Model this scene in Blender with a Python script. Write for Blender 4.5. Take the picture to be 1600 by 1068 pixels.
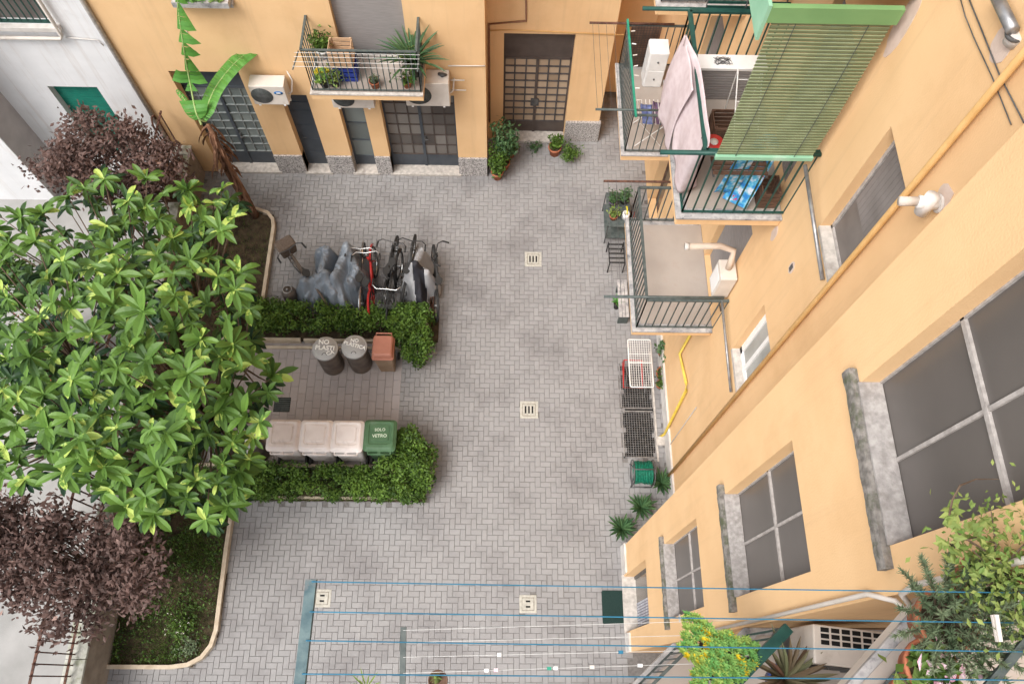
import bpy, math, random
from mathutils import Vector, Matrix, noise
for o in list(bpy.data.objects): bpy.data.objects.remove(o)
scene = bpy.context.scene
C = scene.collection
rnd = random.Random(7)
PI = math.pi

# ---------------------------------------------------------------- camera
CX, CY, CZ, FPX = 0.0, 0.0, 14.69, 1217.3
RM = Matrix(((0.99981316, 0.00385107, 0.01894241),      # right
             (0.01108688, -0.91698977, -0.39875663),    # down
             (0.01583435, 0.39889213, -0.91686113)))    # forward
cam = bpy.data.cameras.new('camera'); co = bpy.data.objects.new('camera', cam); C.objects.link(co)
cam.sensor_width = 36; cam.lens = FPX / 1600 * 36; cam.clip_start = .05; cam.clip_end = 400
m = Matrix.Identity(4)
for i in range(3):
    m[i][0] = RM[0][i]; m[i][1] = -RM[1][i]; m[i][2] = -RM[2][i]
m[0][3], m[1][3], m[2][3] = CX, CY, CZ
co.matrix_world = m; scene.camera = co

# ---------------------------------------------------------------- sky, sun, exposure
SUN_EL, SUN_AZ = 58, 228          # azimuth measured clockwise from north
w = bpy.data.worlds.new('World'); scene.world = w; w.use_nodes = True
nt = w.node_tree; nt.nodes.clear()
sky = nt.nodes.new('ShaderNodeTexSky'); sky.sky_type = 'NISHITA'; sky.sun_disc = False
sky.sun_elevation = math.radians(SUN_EL); sky.sun_rotation = math.radians(SUN_AZ)
sky.air_density = 1.0; sky.dust_density = 4.0; sky.ozone_density = 1.0
hs = nt.nodes.new('ShaderNodeHueSaturation'); hs.inputs['Saturation'].default_value = .22
bg = nt.nodes.new('ShaderNodeBackground'); bg.inputs['Strength'].default_value = .15
wo = nt.nodes.new('ShaderNodeOutputWorld')
nt.links.new(sky.outputs[0], hs.inputs['Color']); nt.links.new(hs.outputs[0], bg.inputs['Color']); nt.links.new(bg.outputs[0], wo.inputs[0])
sl = bpy.data.lights.new('sun', 'SUN'); sl.energy = 1.5; sl.angle = math.radians(28); sl.color = (1, .96, .9)
so = bpy.data.objects.new('sun', sl); C.objects.link(so)
el, az = math.radians(SUN_EL), math.radians(SUN_AZ)
sd = Vector((math.sin(az)*math.cos(el), math.cos(az)*math.cos(el), math.sin(el)))
so.rotation_euler = sd.to_track_quat('Z', 'Y').to_euler(); so.location = sd * 40
vs = scene.view_settings; vs.view_transform = 'Standard'; vs.look = 'None'; vs.exposure = .86; vs.gamma = 1
scene.render.resolution_x = 1024; scene.render.resolution_y = 683
scene.cycles.max_bounces = 6; scene.cycles.transparent_max_bounces = 8

# ---------------------------------------------------------------- where a point of the survey lies in the yard
def ray(px, py):
    d = Vector(((px-800)/FPX, (py-534)/FPX, 1.0))
    return RM.transposed() @ d
def AZ(px, py, z=0.0):
    d = ray(px, py); t = (z-CZ)/d.z; return Vector((d.x*t, d.y*t, z))
def AX(px, py, x):
    d = ray(px, py); t = x/d.x; return Vector((x, d.y*t, CZ+d.z*t))
def AY(px, py, y):
    d = ray(px, py); t = y/d.y; return Vector((d.x*t, y, CZ+d.z*t))

# ---------------------------------------------------------------- mesh building
V3 = Vector
class MB:
    def __init__(s): s.v = []; s.f = []; s.a = []; s.sm = []; s.cur = .5; s.smooth = False
    def add(s, vs, fs, a=None, smooth=None):
        n = len(s.v); s.v += [tuple(p) for p in vs]
        for f in fs: s.f.append(tuple(i+n for i in f)); s.a.append(s.cur if a is None else a); s.sm.append(s.smooth if smooth is None else smooth)
        return s
    def box(s, x0, x1, y0, y1, z0, z1, a=None):
        return s.add([(x0,y0,z0),(x1,y0,z0),(x1,y1,z0),(x0,y1,z0),(x0,y0,z1),(x1,y0,z1),(x1,y1,z1),(x0,y1,z1)],
                     [(0,3,2,1),(4,5,6,7),(0,1,5,4),(1,2,6,5),(2,3,7,6),(3,0,4,7)], a, False)
    def obox(s, o, u, v, w, a=None):   # corner + three edge vectors
        o, u, v, w = V3(o), V3(u), V3(v), V3(w)
        return s.add([o,o+u,o+u+v,o+v,o+w,o+u+w,o+u+v+w,o+v+w], [(0,3,2,1),(4,5,6,7),(0,1,5,4),(1,2,6,5),(2,3,7,6),(3,0,4,7)], a, False)
    def bar(s, p, q, wd, hg, a=None):  # rectangular bar between two points
        p, q = V3(p), V3(q); d = (q-p).normalized(); up = V3((0,0,1)) if abs(d.z) < .9 else V3((0,1,0))
        r = d.cross(up).normalized(); u = r.cross(d).normalized()
        return s.obox(p-r*wd/2-u*hg/2, q-p, r*wd, u*hg, a)
    def tube(s, pts, r, n=8, a=None, cap=True):
        pts = [V3(p) for p in pts]; k = len(pts); rs = r if isinstance(r, (list, tuple)) else [r]*k
        vs = []; prev = None
        for i, p in enumerate(pts):
            d = (pts[min(i+1,k-1)]-pts[max(i-1,0)])
            d = d.normalized() if d.length > 1e-9 else V3((0,0,1))
            if prev is None:
                t = V3((0,0,1)) if abs(d.z) < .9 else V3((1,0,0)); e = d.cross(t).normalized()
            else:
                e = prev - d*prev.dot(d); e = e.normalized() if e.length > 1e-6 else d.orthogonal().normalized()
            prev = e; g = d.cross(e)
            for j in range(n):
                an = 2*PI*j/n; vs.append(p + (e*math.cos(an)+g*math.sin(an))*rs[i])
        fs = [(i*n+j, i*n+(j+1)%n, (i+1)*n+(j+1)%n, (i+1)*n+j) for i in range(k-1) for j in range(n)]
        if cap: fs += [tuple(range(n-1,-1,-1)), tuple(range((k-1)*n, k*n))]
        return s.add(vs, fs, a, n > 5)
    def lathe(s, prof, c=(0,0,0), n=20, a=None, smooth=True, sx=1, sy=1):   # (r, z) pairs
        c = V3(c); k = len(prof); vs = []
        for r, z in prof:
            for j in range(n):
                an = 2*PI*j/n; vs.append(c + V3((r*math.cos(an)*sx, r*math.sin(an)*sy, z)))
        fs = [(i*n+j, i*n+(j+1)%n, (i+1)*n+(j+1)%n, (i+1)*n+j) for i in range(k-1) for j in range(n)]
        if prof[0][0] > 1e-5: fs.append(tuple(range(n-1,-1,-1)))
        if prof[-1][0] > 1e-5: fs.append(tuple(range((k-1)*n, k*n)))
        return s.add(vs, fs, a, smooth)
    def prism(s, poly, z0, z1, a=None):
        n = len(poly)
        ar = sum(poly[i][0]*poly[(i+1)%n][1]-poly[(i+1)%n][0]*poly[i][1] for i in range(n))
        if ar < 0: poly = poly[::-1]
        vs = [(x,y,z0) for x,y in poly]+[(x,y,z1) for x,y in poly]
        fs = [tuple(range(n-1,-1,-1)), tuple(range(n,2*n))]+[(i,(i+1)%n,n+(i+1)%n,n+i) for i in range(n)]
        return s.add(vs, fs, a, False)
    def torus(s, c, R, r, axis='x', n=28, k=6, a=None, t0=0, t1=2*PI):
        pts = []
        full = abs(t1-t0-2*PI) < 1e-6
        for i in range(n+1):
            t = t0+(t1-t0)*i/n; p = {'x': (0,math.cos(t)*R,math.sin(t)*R), 'y': (math.cos(t)*R,0,math.sin(t)*R), 'z': (math.cos(t)*R,math.sin(t)*R,0)}[axis]
            pts.append(V3(c)+V3(p))
        return s.tube(pts, r, k, a, not full)
    def build(s, name, mt, parent=None, local=False, bevel=0, solid=0):
        off = V3((0,0,0)) if (local or parent is None) else WL.get(parent.name, V3((0,0,0)))
        me = bpy.data.meshes.new(name); me.from_pydata([tuple(V3(p)-off) for p in s.v], [], s.f)
        at = me.attributes.new('v', 'FLOAT', 'FACE'); at.data.foreach_set('value', s.a)
        me.polygons.foreach_set('use_smooth', s.sm); me.update()
        if mt: me.materials.append(mt)
        o = bpy.data.objects.new(name, me); C.objects.link(o)
        if parent: o.parent = parent; WL[o.name] = WL.get(parent.name, V3((0,0,0))).copy()
        if solid: md = o.modifiers.new('s','SOLIDIFY'); md.thickness = solid
        if bevel: md = o.modifiers.new('b','BEVEL'); md.width = bevel; md.segments = 2; md.limit_method = 'ANGLE'
        return o
WL = {}
def thing(name, label, cat, loc=(0,0,0), group=None, rz=0):
    o = bpy.data.objects.new(name, None); C.objects.link(o); o.location = loc; o.rotation_euler = (0,0,rz)
    o.empty_display_size = .1; WL[o.name] = V3(loc); o['label'] = label; o['category'] = cat
    if group: o['group'] = group
    return o
def tag(o, label, cat, group=None, kind=None):
    o['label'] = label; o['category'] = cat
    if group: o['group'] = group
    if kind: o['kind'] = kind
    return o
def struct(o): o['kind'] = 'structure'; return o
def copy_tree(o, loc, rz=None, label=None, parent=None):
    c = o.copy(); C.objects.link(c)
    if parent is None:
        c.location = loc
        if rz is not None: c.rotation_euler = (0,0,rz)
        if label: c['label'] = label
    else: c.parent = parent
    for ch in [x for x in bpy.data.objects if x.parent == o]: copy_tree(ch, None, parent=c)
    return c

# wall sheet with real openings: origin o, along u, up z, outward normal n
def wall_mb(mb, o, u, n, W, Z0, Z1, holes, th=.3):
    o, u, n = V3(o), V3(u), V3(n)
    us = sorted({0, W} | {h[0] for h in holes} | {h[1] for h in holes}); zs = sorted({Z0, Z1} | {h[2] for h in holes} | {h[3] for h in holes})
    P = lambda a, z, d=0: o + u*a + V3((0,0,z)) - n*d
    def inh(a, z): return any(h[0] < a < h[1] and h[2] < z < h[3] for h in holes)
    for i in range(len(us)-1):
        for j in range(len(zs)-1):
            if inh((us[i]+us[i+1])/2, (zs[j]+zs[j+1])/2): continue
            q = (us[i],zs[j]),(us[i+1],zs[j]),(us[i+1],zs[j+1]),(us[i],zs[j+1])
            mb.add([P(*c) for c in q], [(0,1,2,3)]); mb.add([P(*c, th) for c in q], [(3,2,1,0)])
    for a0, a1, z0, z1 in list(holes)+[(W, 0, Z0, Z1)]:
        for (p, q) in (((a0,z0),(a1,z0)),((a1,z0),(a1,z1)),((a1,z1),(a0,z1)),((a0,z1),(a0,z0))):
            if z0 == Z0 and p[1] == q[1] == Z0 and a0 < a1: continue
            mb.add([P(*p), P(*q), P(*q, th), P(*p, th)], [(0,1,2,3)])
    return mb

# ---------------------------------------------------------------- materials
def lin(c):
    if isinstance(c, str):
        c = [int(c[i:i+2],16)/255 for i in (0,2,4)]
        c = [x/12.92 if x <= .04045 else ((x+.055)/1.055)**2.4 for x in c]
    return (*c, 1)
def mat(name, c1, c2=None, scale=3., rough=.8, bump=0., bscale=40., metal=0., attr=False, trans=0., spec=.3, detail=6, mix=(.35,.65), streak=0, stain=None, stscale=1.2, stmix=(.55,.75), gen=False, stretch=None, alpha=1, c3=None):
    M = bpy.data.materials.new(name); M.use_nodes = True; t = M.node_tree; N = t.nodes; L = t.links
    b = N['Principled BSDF']; b.inputs['Roughness'].default_value = rough; b.inputs['Metallic'].default_value = metal
    b.inputs['Specular IOR Level'].default_value = spec
    tc = N.new('ShaderNodeTexCoord'); src = tc.outputs['Object']
    if stretch:
        mp = N.new('ShaderNodeMapping'); mp.inputs['Scale'].default_value = stretch; L.new(src, mp.inputs[0]); src = mp.outputs[0]
    col = None
    c2 = c2 or c1
    ramp = N.new('ShaderNodeValToRGB'); e = ramp.color_ramp.elements
    e[0].position, e[1].position = mix; e[0].color = lin(c1); e[1].color = lin(c2)
    if c3: x = e.new((mix[0]+mix[1])/2); x.color = lin(c3)
    if attr:
        an = N.new('ShaderNodeAttribute'); an.attribute_name = 'v'; e[0].position, e[1].position = 0, 1
        nz = N.new('ShaderNodeTexNoise'); nz.inputs['Scale'].default_value = scale; nz.inputs['Detail'].default_value = detail; L.new(src, nz.inputs['Vector'])
        ma = N.new('ShaderNodeMath'); ma.operation = 'MULTIPLY_ADD'; ma.inputs[1].default_value = .5; L.new(nz.outputs[0], ma.inputs[0])
        mb_ = N.new('ShaderNodeMath'); mb_.operation = 'SUBTRACT'; mb_.inputs[1].default_value = .25; L.new(an.outputs['Fac'], mb_.inputs[0]); L.new(mb_.outputs[0], ma.inputs[2])
        L.new(ma.outputs[0], ramp.inputs[0])
    else:
        nz = N.new('ShaderNodeTexNoise'); nz.inputs['Scale'].default_value = scale; nz.inputs['Detail'].default_value = detail; L.new(src, nz.inputs['Vector'])
        L.new(nz.outputs[0], ramp.inputs[0])
    col = ramp.outputs[0]
    if stain:
        n2 = N.new('ShaderNodeTexNoise'); n2.inputs['Scale'].default_value = stscale; n2.inputs['Detail'].default_value = 8; n2.inputs['Roughness'].default_value = .65; L.new(src, n2.inputs['Vector'])
        r2 = N.new('ShaderNodeMapRange'); r2.inputs[1].default_value, r2.inputs[2].default_value = stmix; L.new(n2.outputs[0], r2.inputs[0])
        mx = N.new('ShaderNodeMix'); mx.data_type = 'RGBA'; L.new(r2.outputs[0], mx.inputs[0]); L.new(col, mx.inputs[6]); mx.inputs[7].default_value = lin(stain); col = mx.outputs[2]
    if streak:   # rain streaks and faint weathering
        mp2 = N.new('ShaderNodeMapping'); mp2.inputs['Scale'].default_value = (4,4,.22); L.new(tc.outputs['Object'], mp2.inputs[0])
        n4 = N.new('ShaderNodeTexNoise'); n4.inputs['Scale'].default_value = 1.6; n4.inputs['Detail'].default_value = 7; n4.inputs['Roughness'].default_value = .7; L.new(mp2.outputs[0], n4.inputs['Vector'])
        r4 = N.new('ShaderNodeMapRange'); r4.inputs[1].default_value, r4.inputs[2].default_value, r4.inputs[3].default_value, r4.inputs[4].default_value = .52, .8, 0, streak; L.new(n4.outputs[0], r4.inputs[0])
        m4 = N.new('ShaderNodeMix'); m4.data_type = 'RGBA'; L.new(r4.outputs[0], m4.inputs[0]); L.new(col, m4.inputs[6]); m4.inputs[7].default_value = lin((.33,.22,.14)); col = m4.outputs[2]
    L.new(col, b.inputs['Base Color'])
    if bump:
        n3 = N.new('ShaderNodeTexNoise'); n3.inputs['Scale'].default_value = bscale; n3.inputs['Detail'].default_value = 5; L.new(src, n3.inputs['Vector'])
        bp = N.new('ShaderNodeBump'); bp.inputs['Strength'].default_value = bump; bp.inputs['Distance'].default_value = .01; L.new(n3.outputs[0], bp.inputs['Height']); L.new(bp.outputs[0], b.inputs['Normal'])
    if trans:
        tr = N.new('ShaderNodeBsdfTranslucent'); L.new(col, tr.inputs[0]); ms = N.new('ShaderNodeMixShader'); ms.inputs[0].default_value = trans
        out = N['Material Output']; L.new(b.outputs[0], ms.inputs[1]); L.new(tr.outputs[0], ms.inputs[2]); L.new(ms.outputs[0], out.inputs[0])
    if alpha < 1: b.inputs['Alpha'].default_value = alpha
    return M
M = {}
M['orange'] = mat('orange_stucco', (.70,.455,.24), (.755,.505,.275), 1.1, .9, .25, 60, streak=.22, stain=(.61,.38,.19), stscale=.8, stmix=(.52,.85))
M['plaster'] = mat('grey_plaster', (.5,.47,.44), (.62,.59,.56), 6, .9, .3, 50)
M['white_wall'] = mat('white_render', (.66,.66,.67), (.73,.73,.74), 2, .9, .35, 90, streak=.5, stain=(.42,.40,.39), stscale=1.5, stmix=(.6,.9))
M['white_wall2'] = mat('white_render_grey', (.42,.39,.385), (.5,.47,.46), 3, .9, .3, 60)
M['granite'] = mat('speckled_granite', (.14,.13,.13), (.55,.52,.5), 38, .8, .5, 70, detail=3)
M['stone'] = mat('pale_stone', (.38,.35,.32), (.55,.51,.47), 14, .85, .3, 60, stain=(.25,.22,.2), stscale=4, stmix=(.55,.8))
M['marble'] = mat('grey_marble', (.3,.29,.29), (.5,.48,.47), 18, .6, .2, 60, stain=(.16,.16,.17), stscale=9, stmix=(.5,.65))
M['mossy'] = mat('mossy_stone', (.13,.12,.11), (.27,.25,.23), 20, .95, .6, 80, stain=(.085,.095,.055), stscale=9, stmix=(.47,.66))
M['paver'] = mat('paver', (.235,.229,.229), (.30,.293,.291), .9, .92, .35, 160, attr=True, detail=8, stain=(.15,.14,.142), stscale=.9, stmix=(.46,.78))
M['joint'] = mat('paver_joint_sand', (.14,.13,.125), (.19,.18,.172), 20, .98, .3, 120)
M['slabpaver'] = mat('long_paver', (.29,.26,.252), (.37,.335,.325), 1.3, .92, .3, 140, attr=True, stain=(.24,.21,.2), stscale=1., stmix=(.5,.8))
M['kerb'] = mat('kerb_concrete', (.42,.34,.25), (.52,.44,.34), 8, .9, .3, 80)
M['concrete'] = mat('yard_concrete', (.25,.245,.235), (.33,.32,.31), 1.5, .95, .3, 60, stain=(.28,.27,.26), stscale=2, stmix=(.5,.8))
M['soil'] = mat('soil', (.028,.02,.013), (.075,.055,.032), 9, 1, 1, 60)
M['grass'] = mat('grass_blades', (.04,.085,.012), (.14,.24,.04), 2, .7, attr=True, trans=.25)
M['asphalt'] = mat('far_ground', (.2,.19,.18), (.26,.25,.24), 2, .95)
M['dk_green'] = mat('dark_green_steel', (.012,.05,.042), (.02,.075,.06), 12, .45, .1, 60)
M['br_green'] = mat('bright_green_paint', (.02,.2,.13), (.03,.27,.18), 10, .5)
M['gr_green'] = mat('grey_green_steel', (.055,.07,.068), (.095,.11,.105), 14, .55, .15, 60)
M['rust'] = mat('rusty_iron', (.05,.025,.018), (.13,.06,.04), 18, .85, .3, 80)
M['steel'] = mat('galvanised_steel', (.25,.25,.26), (.4,.4,.4), 12, .45, metal=.7)
M['gmetal'] = mat('bin_metal', (.3,.3,.3), (.42,.42,.41), 5, .5, .1, 30, metal=.45)
M['bindk'] = mat('bin_body_dark', (.10,.085,.075), (.18,.15,.13), 5, .5, .1, 30, metal=.3, stain=(.12,.08,.05), stscale=4)
M['doorblue'] = mat('blue_grey_door_paint', (.048,.058,.072), (.07,.08,.095), 3, .5)
M['doorbrown'] = mat('brown_door_paint', (.065,.05,.045), (.095,.075,.066), 3, .55)
M['glassdk'] = mat('dark_glazing', (.05,.06,.062), (.12,.14,.135), 5, .15, spec=.6)
M['glassbr'] = mat('brown_glazing', (.08,.068,.06), (.13,.115,.10), 4, .25, spec=.5)
M['glasswarm'] = mat('warm_frosted_glazing', (.34,.25,.17), (.46,.35,.25), 3, .4, spec=.4)
M['glassgr'] = mat('wired_grey_glazing', (.10,.09,.084), (.125,.112,.104), 1.2, .3, spec=.35)
M['glassnet'] = mat('dusty_screen_glazing', (.13,.11,.10), (.2,.175,.16), 2, .5, spec=.3)
M['mullion'] = mat('grey_wood_mullion', (.3,.275,.26), (.42,.39,.37), 20, .8, .3, 60)
M['white_paint'] = mat('white_paint', (.74,.73,.72), (.8,.79,.78), 6, .5)
M['ivory'] = mat('ivory_metal', (.55,.5,.45), (.63,.58,.53), 4, .55, stain=(.4,.34,.28), stscale=6, stmix=(.6,.8))
M['white_plastic'] = mat('bin_pale_plastic', (.70,.63,.60), (.78,.72,.69), 4, .5, .05, 30, stain=(.45,.38,.35), stscale=5, stmix=(.58,.8))
M['white_plastic2'] = mat('bin_dusty_plastic', (.58,.51,.48), (.66,.59,.56), 4, .55, .05, 30, stain=(.36,.3,.27), stscale=5, stmix=(.55,.8))
M['green_plastic'] = mat('bin_green_plastic', (.05,.11,.05), (.075,.15,.075), 4, .45, stain=(.12,.16,.11), stscale=4)
M['brown_plastic'] = mat('bin_brown_plastic', (.32,.13,.085), (.38,.16,.11), 4, .5)
M['terracotta'] = mat('terracotta', (.34,.11,.055), (.45,.16,.085), 9, .85, .2, 60)
M['black'] = mat('black_rubber', (.02,.02,.02), (.035,.035,.035), 8, .6)
M['dkgrey'] = mat('dark_grey_metal', (.06,.06,.062), (.1,.1,.1), 8, .5)
M['hole_shade'] = mat('painted_opening_shade', (.008,.008,.008), (.015,.014,.013), 3, 1)  # near-black colour stands in for the shade inside openings
M['chrome'] = mat('bright_bike_metal', (.5,.5,.5), (.62,.62,.62), 6, .25, metal=.9)
M['red'] = mat('red_paint', (.42,.025,.025), (.5,.04,.035), 6, .35)
M['tarp'] = mat('grey_blue_tarpaulin', (.15,.175,.205), (.22,.25,.29), 3, .38, .25, 14, spec=.5)
M['tarpsilver'] = mat('silver_cover', (.27,.27,.285), (.36,.36,.37), 3, .35, .2, 14, spec=.5)
M['tarpblack'] = mat('black_cover_panel', (.012,.012,.018), (.025,.025,.032), 3, .7, .2, 14)
M['brown_leather'] = mat('brown_basket', (.1,.075,.06), (.16,.125,.1), 30, .8, .4, 80)
M['hose'] = mat('green_hose', (.004,.09,.055), (.01,.18,.11), 30, .4)
M['matgreen'] = mat('dark_green_mat', (.012,.032,.028), (.022,.045,.04), 90, 1, .8, 300)
M['tile'] = mat('balcony_tile', (.34,.295,.26), (.40,.35,.31), 2, .7, .1, 40, stain=(.33,.26,.22), stscale=2)
M['shutter_green'] = mat('blind_green_slats', (.19,.23,.13), (.25,.29,.17), 5, .65, .1, 40)
M['mint'] = mat('mint_green_paint', (.22,.44,.30), (.28,.50,.36), 3, .6, stain=(.4,.54,.44), stscale=3)
M['lime'] = mat('green_fascia_paint', (.15,.29,.12), (.18,.33,.14), 3, .6)
M['shutter_grey'] = mat('grey_shutter', (.24,.225,.22), (.3,.28,.275), 6, .6, stretch=(1,1,20))
M['roller_teal'] = mat('teal_roller_shutter', (.006,.15,.11), (.01,.2,.14), 5, .5)
M['sheet'] = mat('pale_pink_sheet', (.60,.49,.5), (.68,.58,.59), 12, .9, trans=.25)
M['purple'] = mat('purple_cloth', (.09,.06,.12), (.16,.1,.16), 8, .9)
M['bluecloth'] = mat('blue_cloth', (.08,.11,.3), (.2,.25,.45), 14, .9)
M['pattern'] = mat('blue_pattern_cloth', (.03,.2,.55), (.6,.65,.75), 14, .9, detail=2, c3=(.1,.42,.62), stain=(.6,.04,.1), stscale=11, stmix=(.62,.66))
M['wood'] = mat('pale_wood', (.42,.27,.16), (.58,.4,.26), 5, .75, .2, 40, stretch=(1,6,6))
M['wooddk'] = mat('dark_wood', (.09,.05,.035), (.16,.09,.06), 6, .7, .2, 40)
M['bluebox'] = mat('blue_crate_plastic', (.02,.04,.25), (.03,.06,.33), 5, .5)
M['gaspipe'] = mat('yellow_gas_pipe', (.5,.36,.05), (.6,.44,.08), 6, .5)
M['orpipe'] = mat('ochre_painted_pipe', (.56,.34,.13), (.64,.40,.17), 5, .6)
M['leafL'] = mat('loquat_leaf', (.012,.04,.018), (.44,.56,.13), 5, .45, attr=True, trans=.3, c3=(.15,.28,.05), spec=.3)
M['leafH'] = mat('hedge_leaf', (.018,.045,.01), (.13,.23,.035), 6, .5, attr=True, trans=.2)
M['leafP'] = mat('plum_leaf', (.075,.045,.038), (.29,.185,.155), 5, .55, attr=True, trans=.2, c3=(.165,.10,.085))
M['leafB'] = mat('banana_leaf', (.06,.20,.035), (.14,.36,.07), 4, .5, attr=True, trans=.3)
M['leafA'] = mat('agave_leaf', (.05,.13,.05), (.16,.28,.12), 5, .6, attr=True)
M['leafS'] = mat('sedum_leaf', (.13,.33,.09), (.62,.46,.02), 3, .6, attr=True, trans=.2, c3=(.30,.42,.10))
M['leafI'] = mat('ivy_leaf', (.09,.18,.035), (.32,.37,.11), 5, .6, attr=True, trans=.3)
M['leafR'] = mat('rosemary_leaf', (.05,.085,.04), (.17,.21,.12), 5, .8, attr=True)
M['flower'] = mat('pink_white_petal', (.75,.3,.45), (.85,.75,.78), 40, .7)
M['bark'] = mat('bark', (.07,.045,.03), (.14,.1,.07), 12, .95, .6, 60)
M['barkrust'] = mat('banana_sheath', (.12,.055,.03), (.24,.13,.08), 9, .95, .6, 40, stretch=(3,3,.6))
M['blueline'] = mat('blue_cord', (.02,.12,.20), (.03,.16,.26), 6, .9)
M['whiteline'] = mat('white_cord', (.5,.5,.49), (.58,.58,.57), 6, .5)
M['bar1'] = mat('weathered_teal_bar', (.045,.085,.1), (.11,.16,.165), 14, .6, .2, 50, stain=(.2,.16,.15), stscale=8)
M['pebble'] = mat('drain_concrete', (.34,.325,.285), (.45,.43,.38), 20, .9, .3, 80)
M['drainjoint'] = mat('drain_ring_groove', (.17,.15,.12), (.22,.2,.16), 20, .9)
M['wirew'] = mat('white_wire', (.7,.68,.66), (.78,.76,.74), 5, .5)
M['sillgrey'] = mat('weathered_sill', (.27,.25,.24), (.40,.375,.36), 22, .9, .4, 70, stain=(.2,.18,.165), stscale=7, stmix=(.5,.75))
# ================================================================ GROUND
mb = MB(); mb.box(-60, 60, -60, 60, -.3, -.06); struct(mb.build('ground', M['asphalt']))
mb = MB(); mb.box(-12, -6.93, -3, 10.6, -.058, 0.0); mb.box(-12,-9.8,9.7,10.5,0,.001); struct(mb.build('neighbour_yard', M['concrete']))
mb = MB(); mb.box(-6.66, 3.4, -3, 12.9, -.058, -.012); struct(mb.build('paving_bed', M['joint']))

def inpoly(x, y, P):
    c = False; n = len(P)
    for i in range(n):
        x1,y1 = P[i]; x2,y2 = P[(i+1)%n]
        if (y1 > y) != (y2 > y) and x < (x2-x1)*(y-y1)/(y2-y1)+x1: c = not c
    return c
def paver(mb, x0, x1, y0, y1, z=0.0, g=.003, ch=.0035):
    a = min(1, max(0, rnd.gauss(.5, .11))); dz = rnd.uniform(-.0012, .0012)
    if abs(x0-.85) < .42 and abs(y0-1.35) < .26 and rnd.random() < .75: g, dz, a = .008, -.004-.003*rnd.random(), a-.35; a = max(0, a)
    x0 += g; x1 -= g; y0 += g; y1 -= g; zt = z+dz
    vs = [(x0,y0,z-.012),(x1,y0,z-.012),(x1,y1,z-.012),(x0,y1,z-.012)] + [(x0,y0,zt-ch),(x1,y0,zt-ch),(x1,y1,zt-ch),(x0,y1,zt-ch)] + \
         [(x0+ch,y0+ch,zt),(x1-ch,y0+ch,zt),(x1-ch,y1-ch,zt),(x0+ch,y1-ch,zt)]
    mb.add(vs, [(8,9,10,11),(4,5,9,8),(5,6,10,9),(6,7,11,10),(7,4,8,11),(0,1,5,4),(1,2,6,5),(2,3,7,6),(3,0,4,7)], a, False)
# kerb line of the planting bed, in yard metres
KS = [(-6.66,.2),(-5.6,.2),(-5.3,.24),(-5.08,.36),(-4.95,.55),(-4.9,.8),(-4.93,2.2),(-4.93,3.08)]
KN = [(-4.93,6.9),(-4.93,9.0),(-4.97,9.2),(-5.1,9.36),(-5.35,9.45),(-6.66,9.47)]
bedS = KS + [(-1.35,3.08),(-1.35,3.72),(-5.65,3.72),(-5.65,6.33),(-6.66,6.33)]
bedN = [(-6.66,6.33),(-1.3,6.33),(-1.3,6.9)] + KN
concP = [(-5.65,3.72),(-1.97,3.72),(-1.97,6.33),(-5.65,6.33)]
o0 = AZ(580.6, 877.6); W4 = .1; mb = MB()
drains = [(833,405,.36,3),(826.5,640,.36,3),(825,943,.31,2),(503.5,934,.31,2)]
dpos = [(AZ(a,b),s,k) for a,b,s,k in drains]
def blocked(x, y):
    if inpoly(x,y,bedS) or inpoly(x,y,bedN) or (x < -2.05 and 3.8 < y < 6.25): return True
    if y > 10.5 and x < -.32: return True
    if y > 11.6 and x < 2.2: return True
    if x > 2.31 and y < 2.27: return True
    if 2.42 < x < 3.07 and 3.95 < y < 5.9: return True
    for p, s, k in dpos:
        if abs(x-p.x) < s/2-.04 and abs(y-p.y) < s/2-.04: return True
    return x > 3.28 or x < -6.66 or y > 12.8 or y < -1.5
for j in range(-118, 40):          # j = rows counted downwards (south)
    for i in range(-75, 65):
        c = (i + j) % 4
        x = o0.x + i*W4; y = o0.y - j*W4
        if c == 0: r = (x, x+2*W4, y-W4, y)
        elif c == 2: r = (x, x+W4, y-2*W4, y)
        else: continue
        cx, cy = (r[0]+r[1])/2, (r[2]+r[3])/2
        if blocked(cx, cy): continue
        paver(mb, *r)
struct(mb.build('paving', M['paver']))
mb = MB()
for i in range(24):                # long pavers between the two hedges
    x = -1.97 - .156*(i+1)
    for j in range(-1, 11):
        y = 3.72 + j*.3 + (.15 if i % 2 else 0); y0, y1 = max(y, 3.72), min(y+.3, 6.33)
        if y1-y0 > .04 and x > -5.66: paver(mb, x, x+.156, y0, y1, .004, .002)
struct(mb.build('bin_yard_paving', M['slabpaver']))

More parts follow.
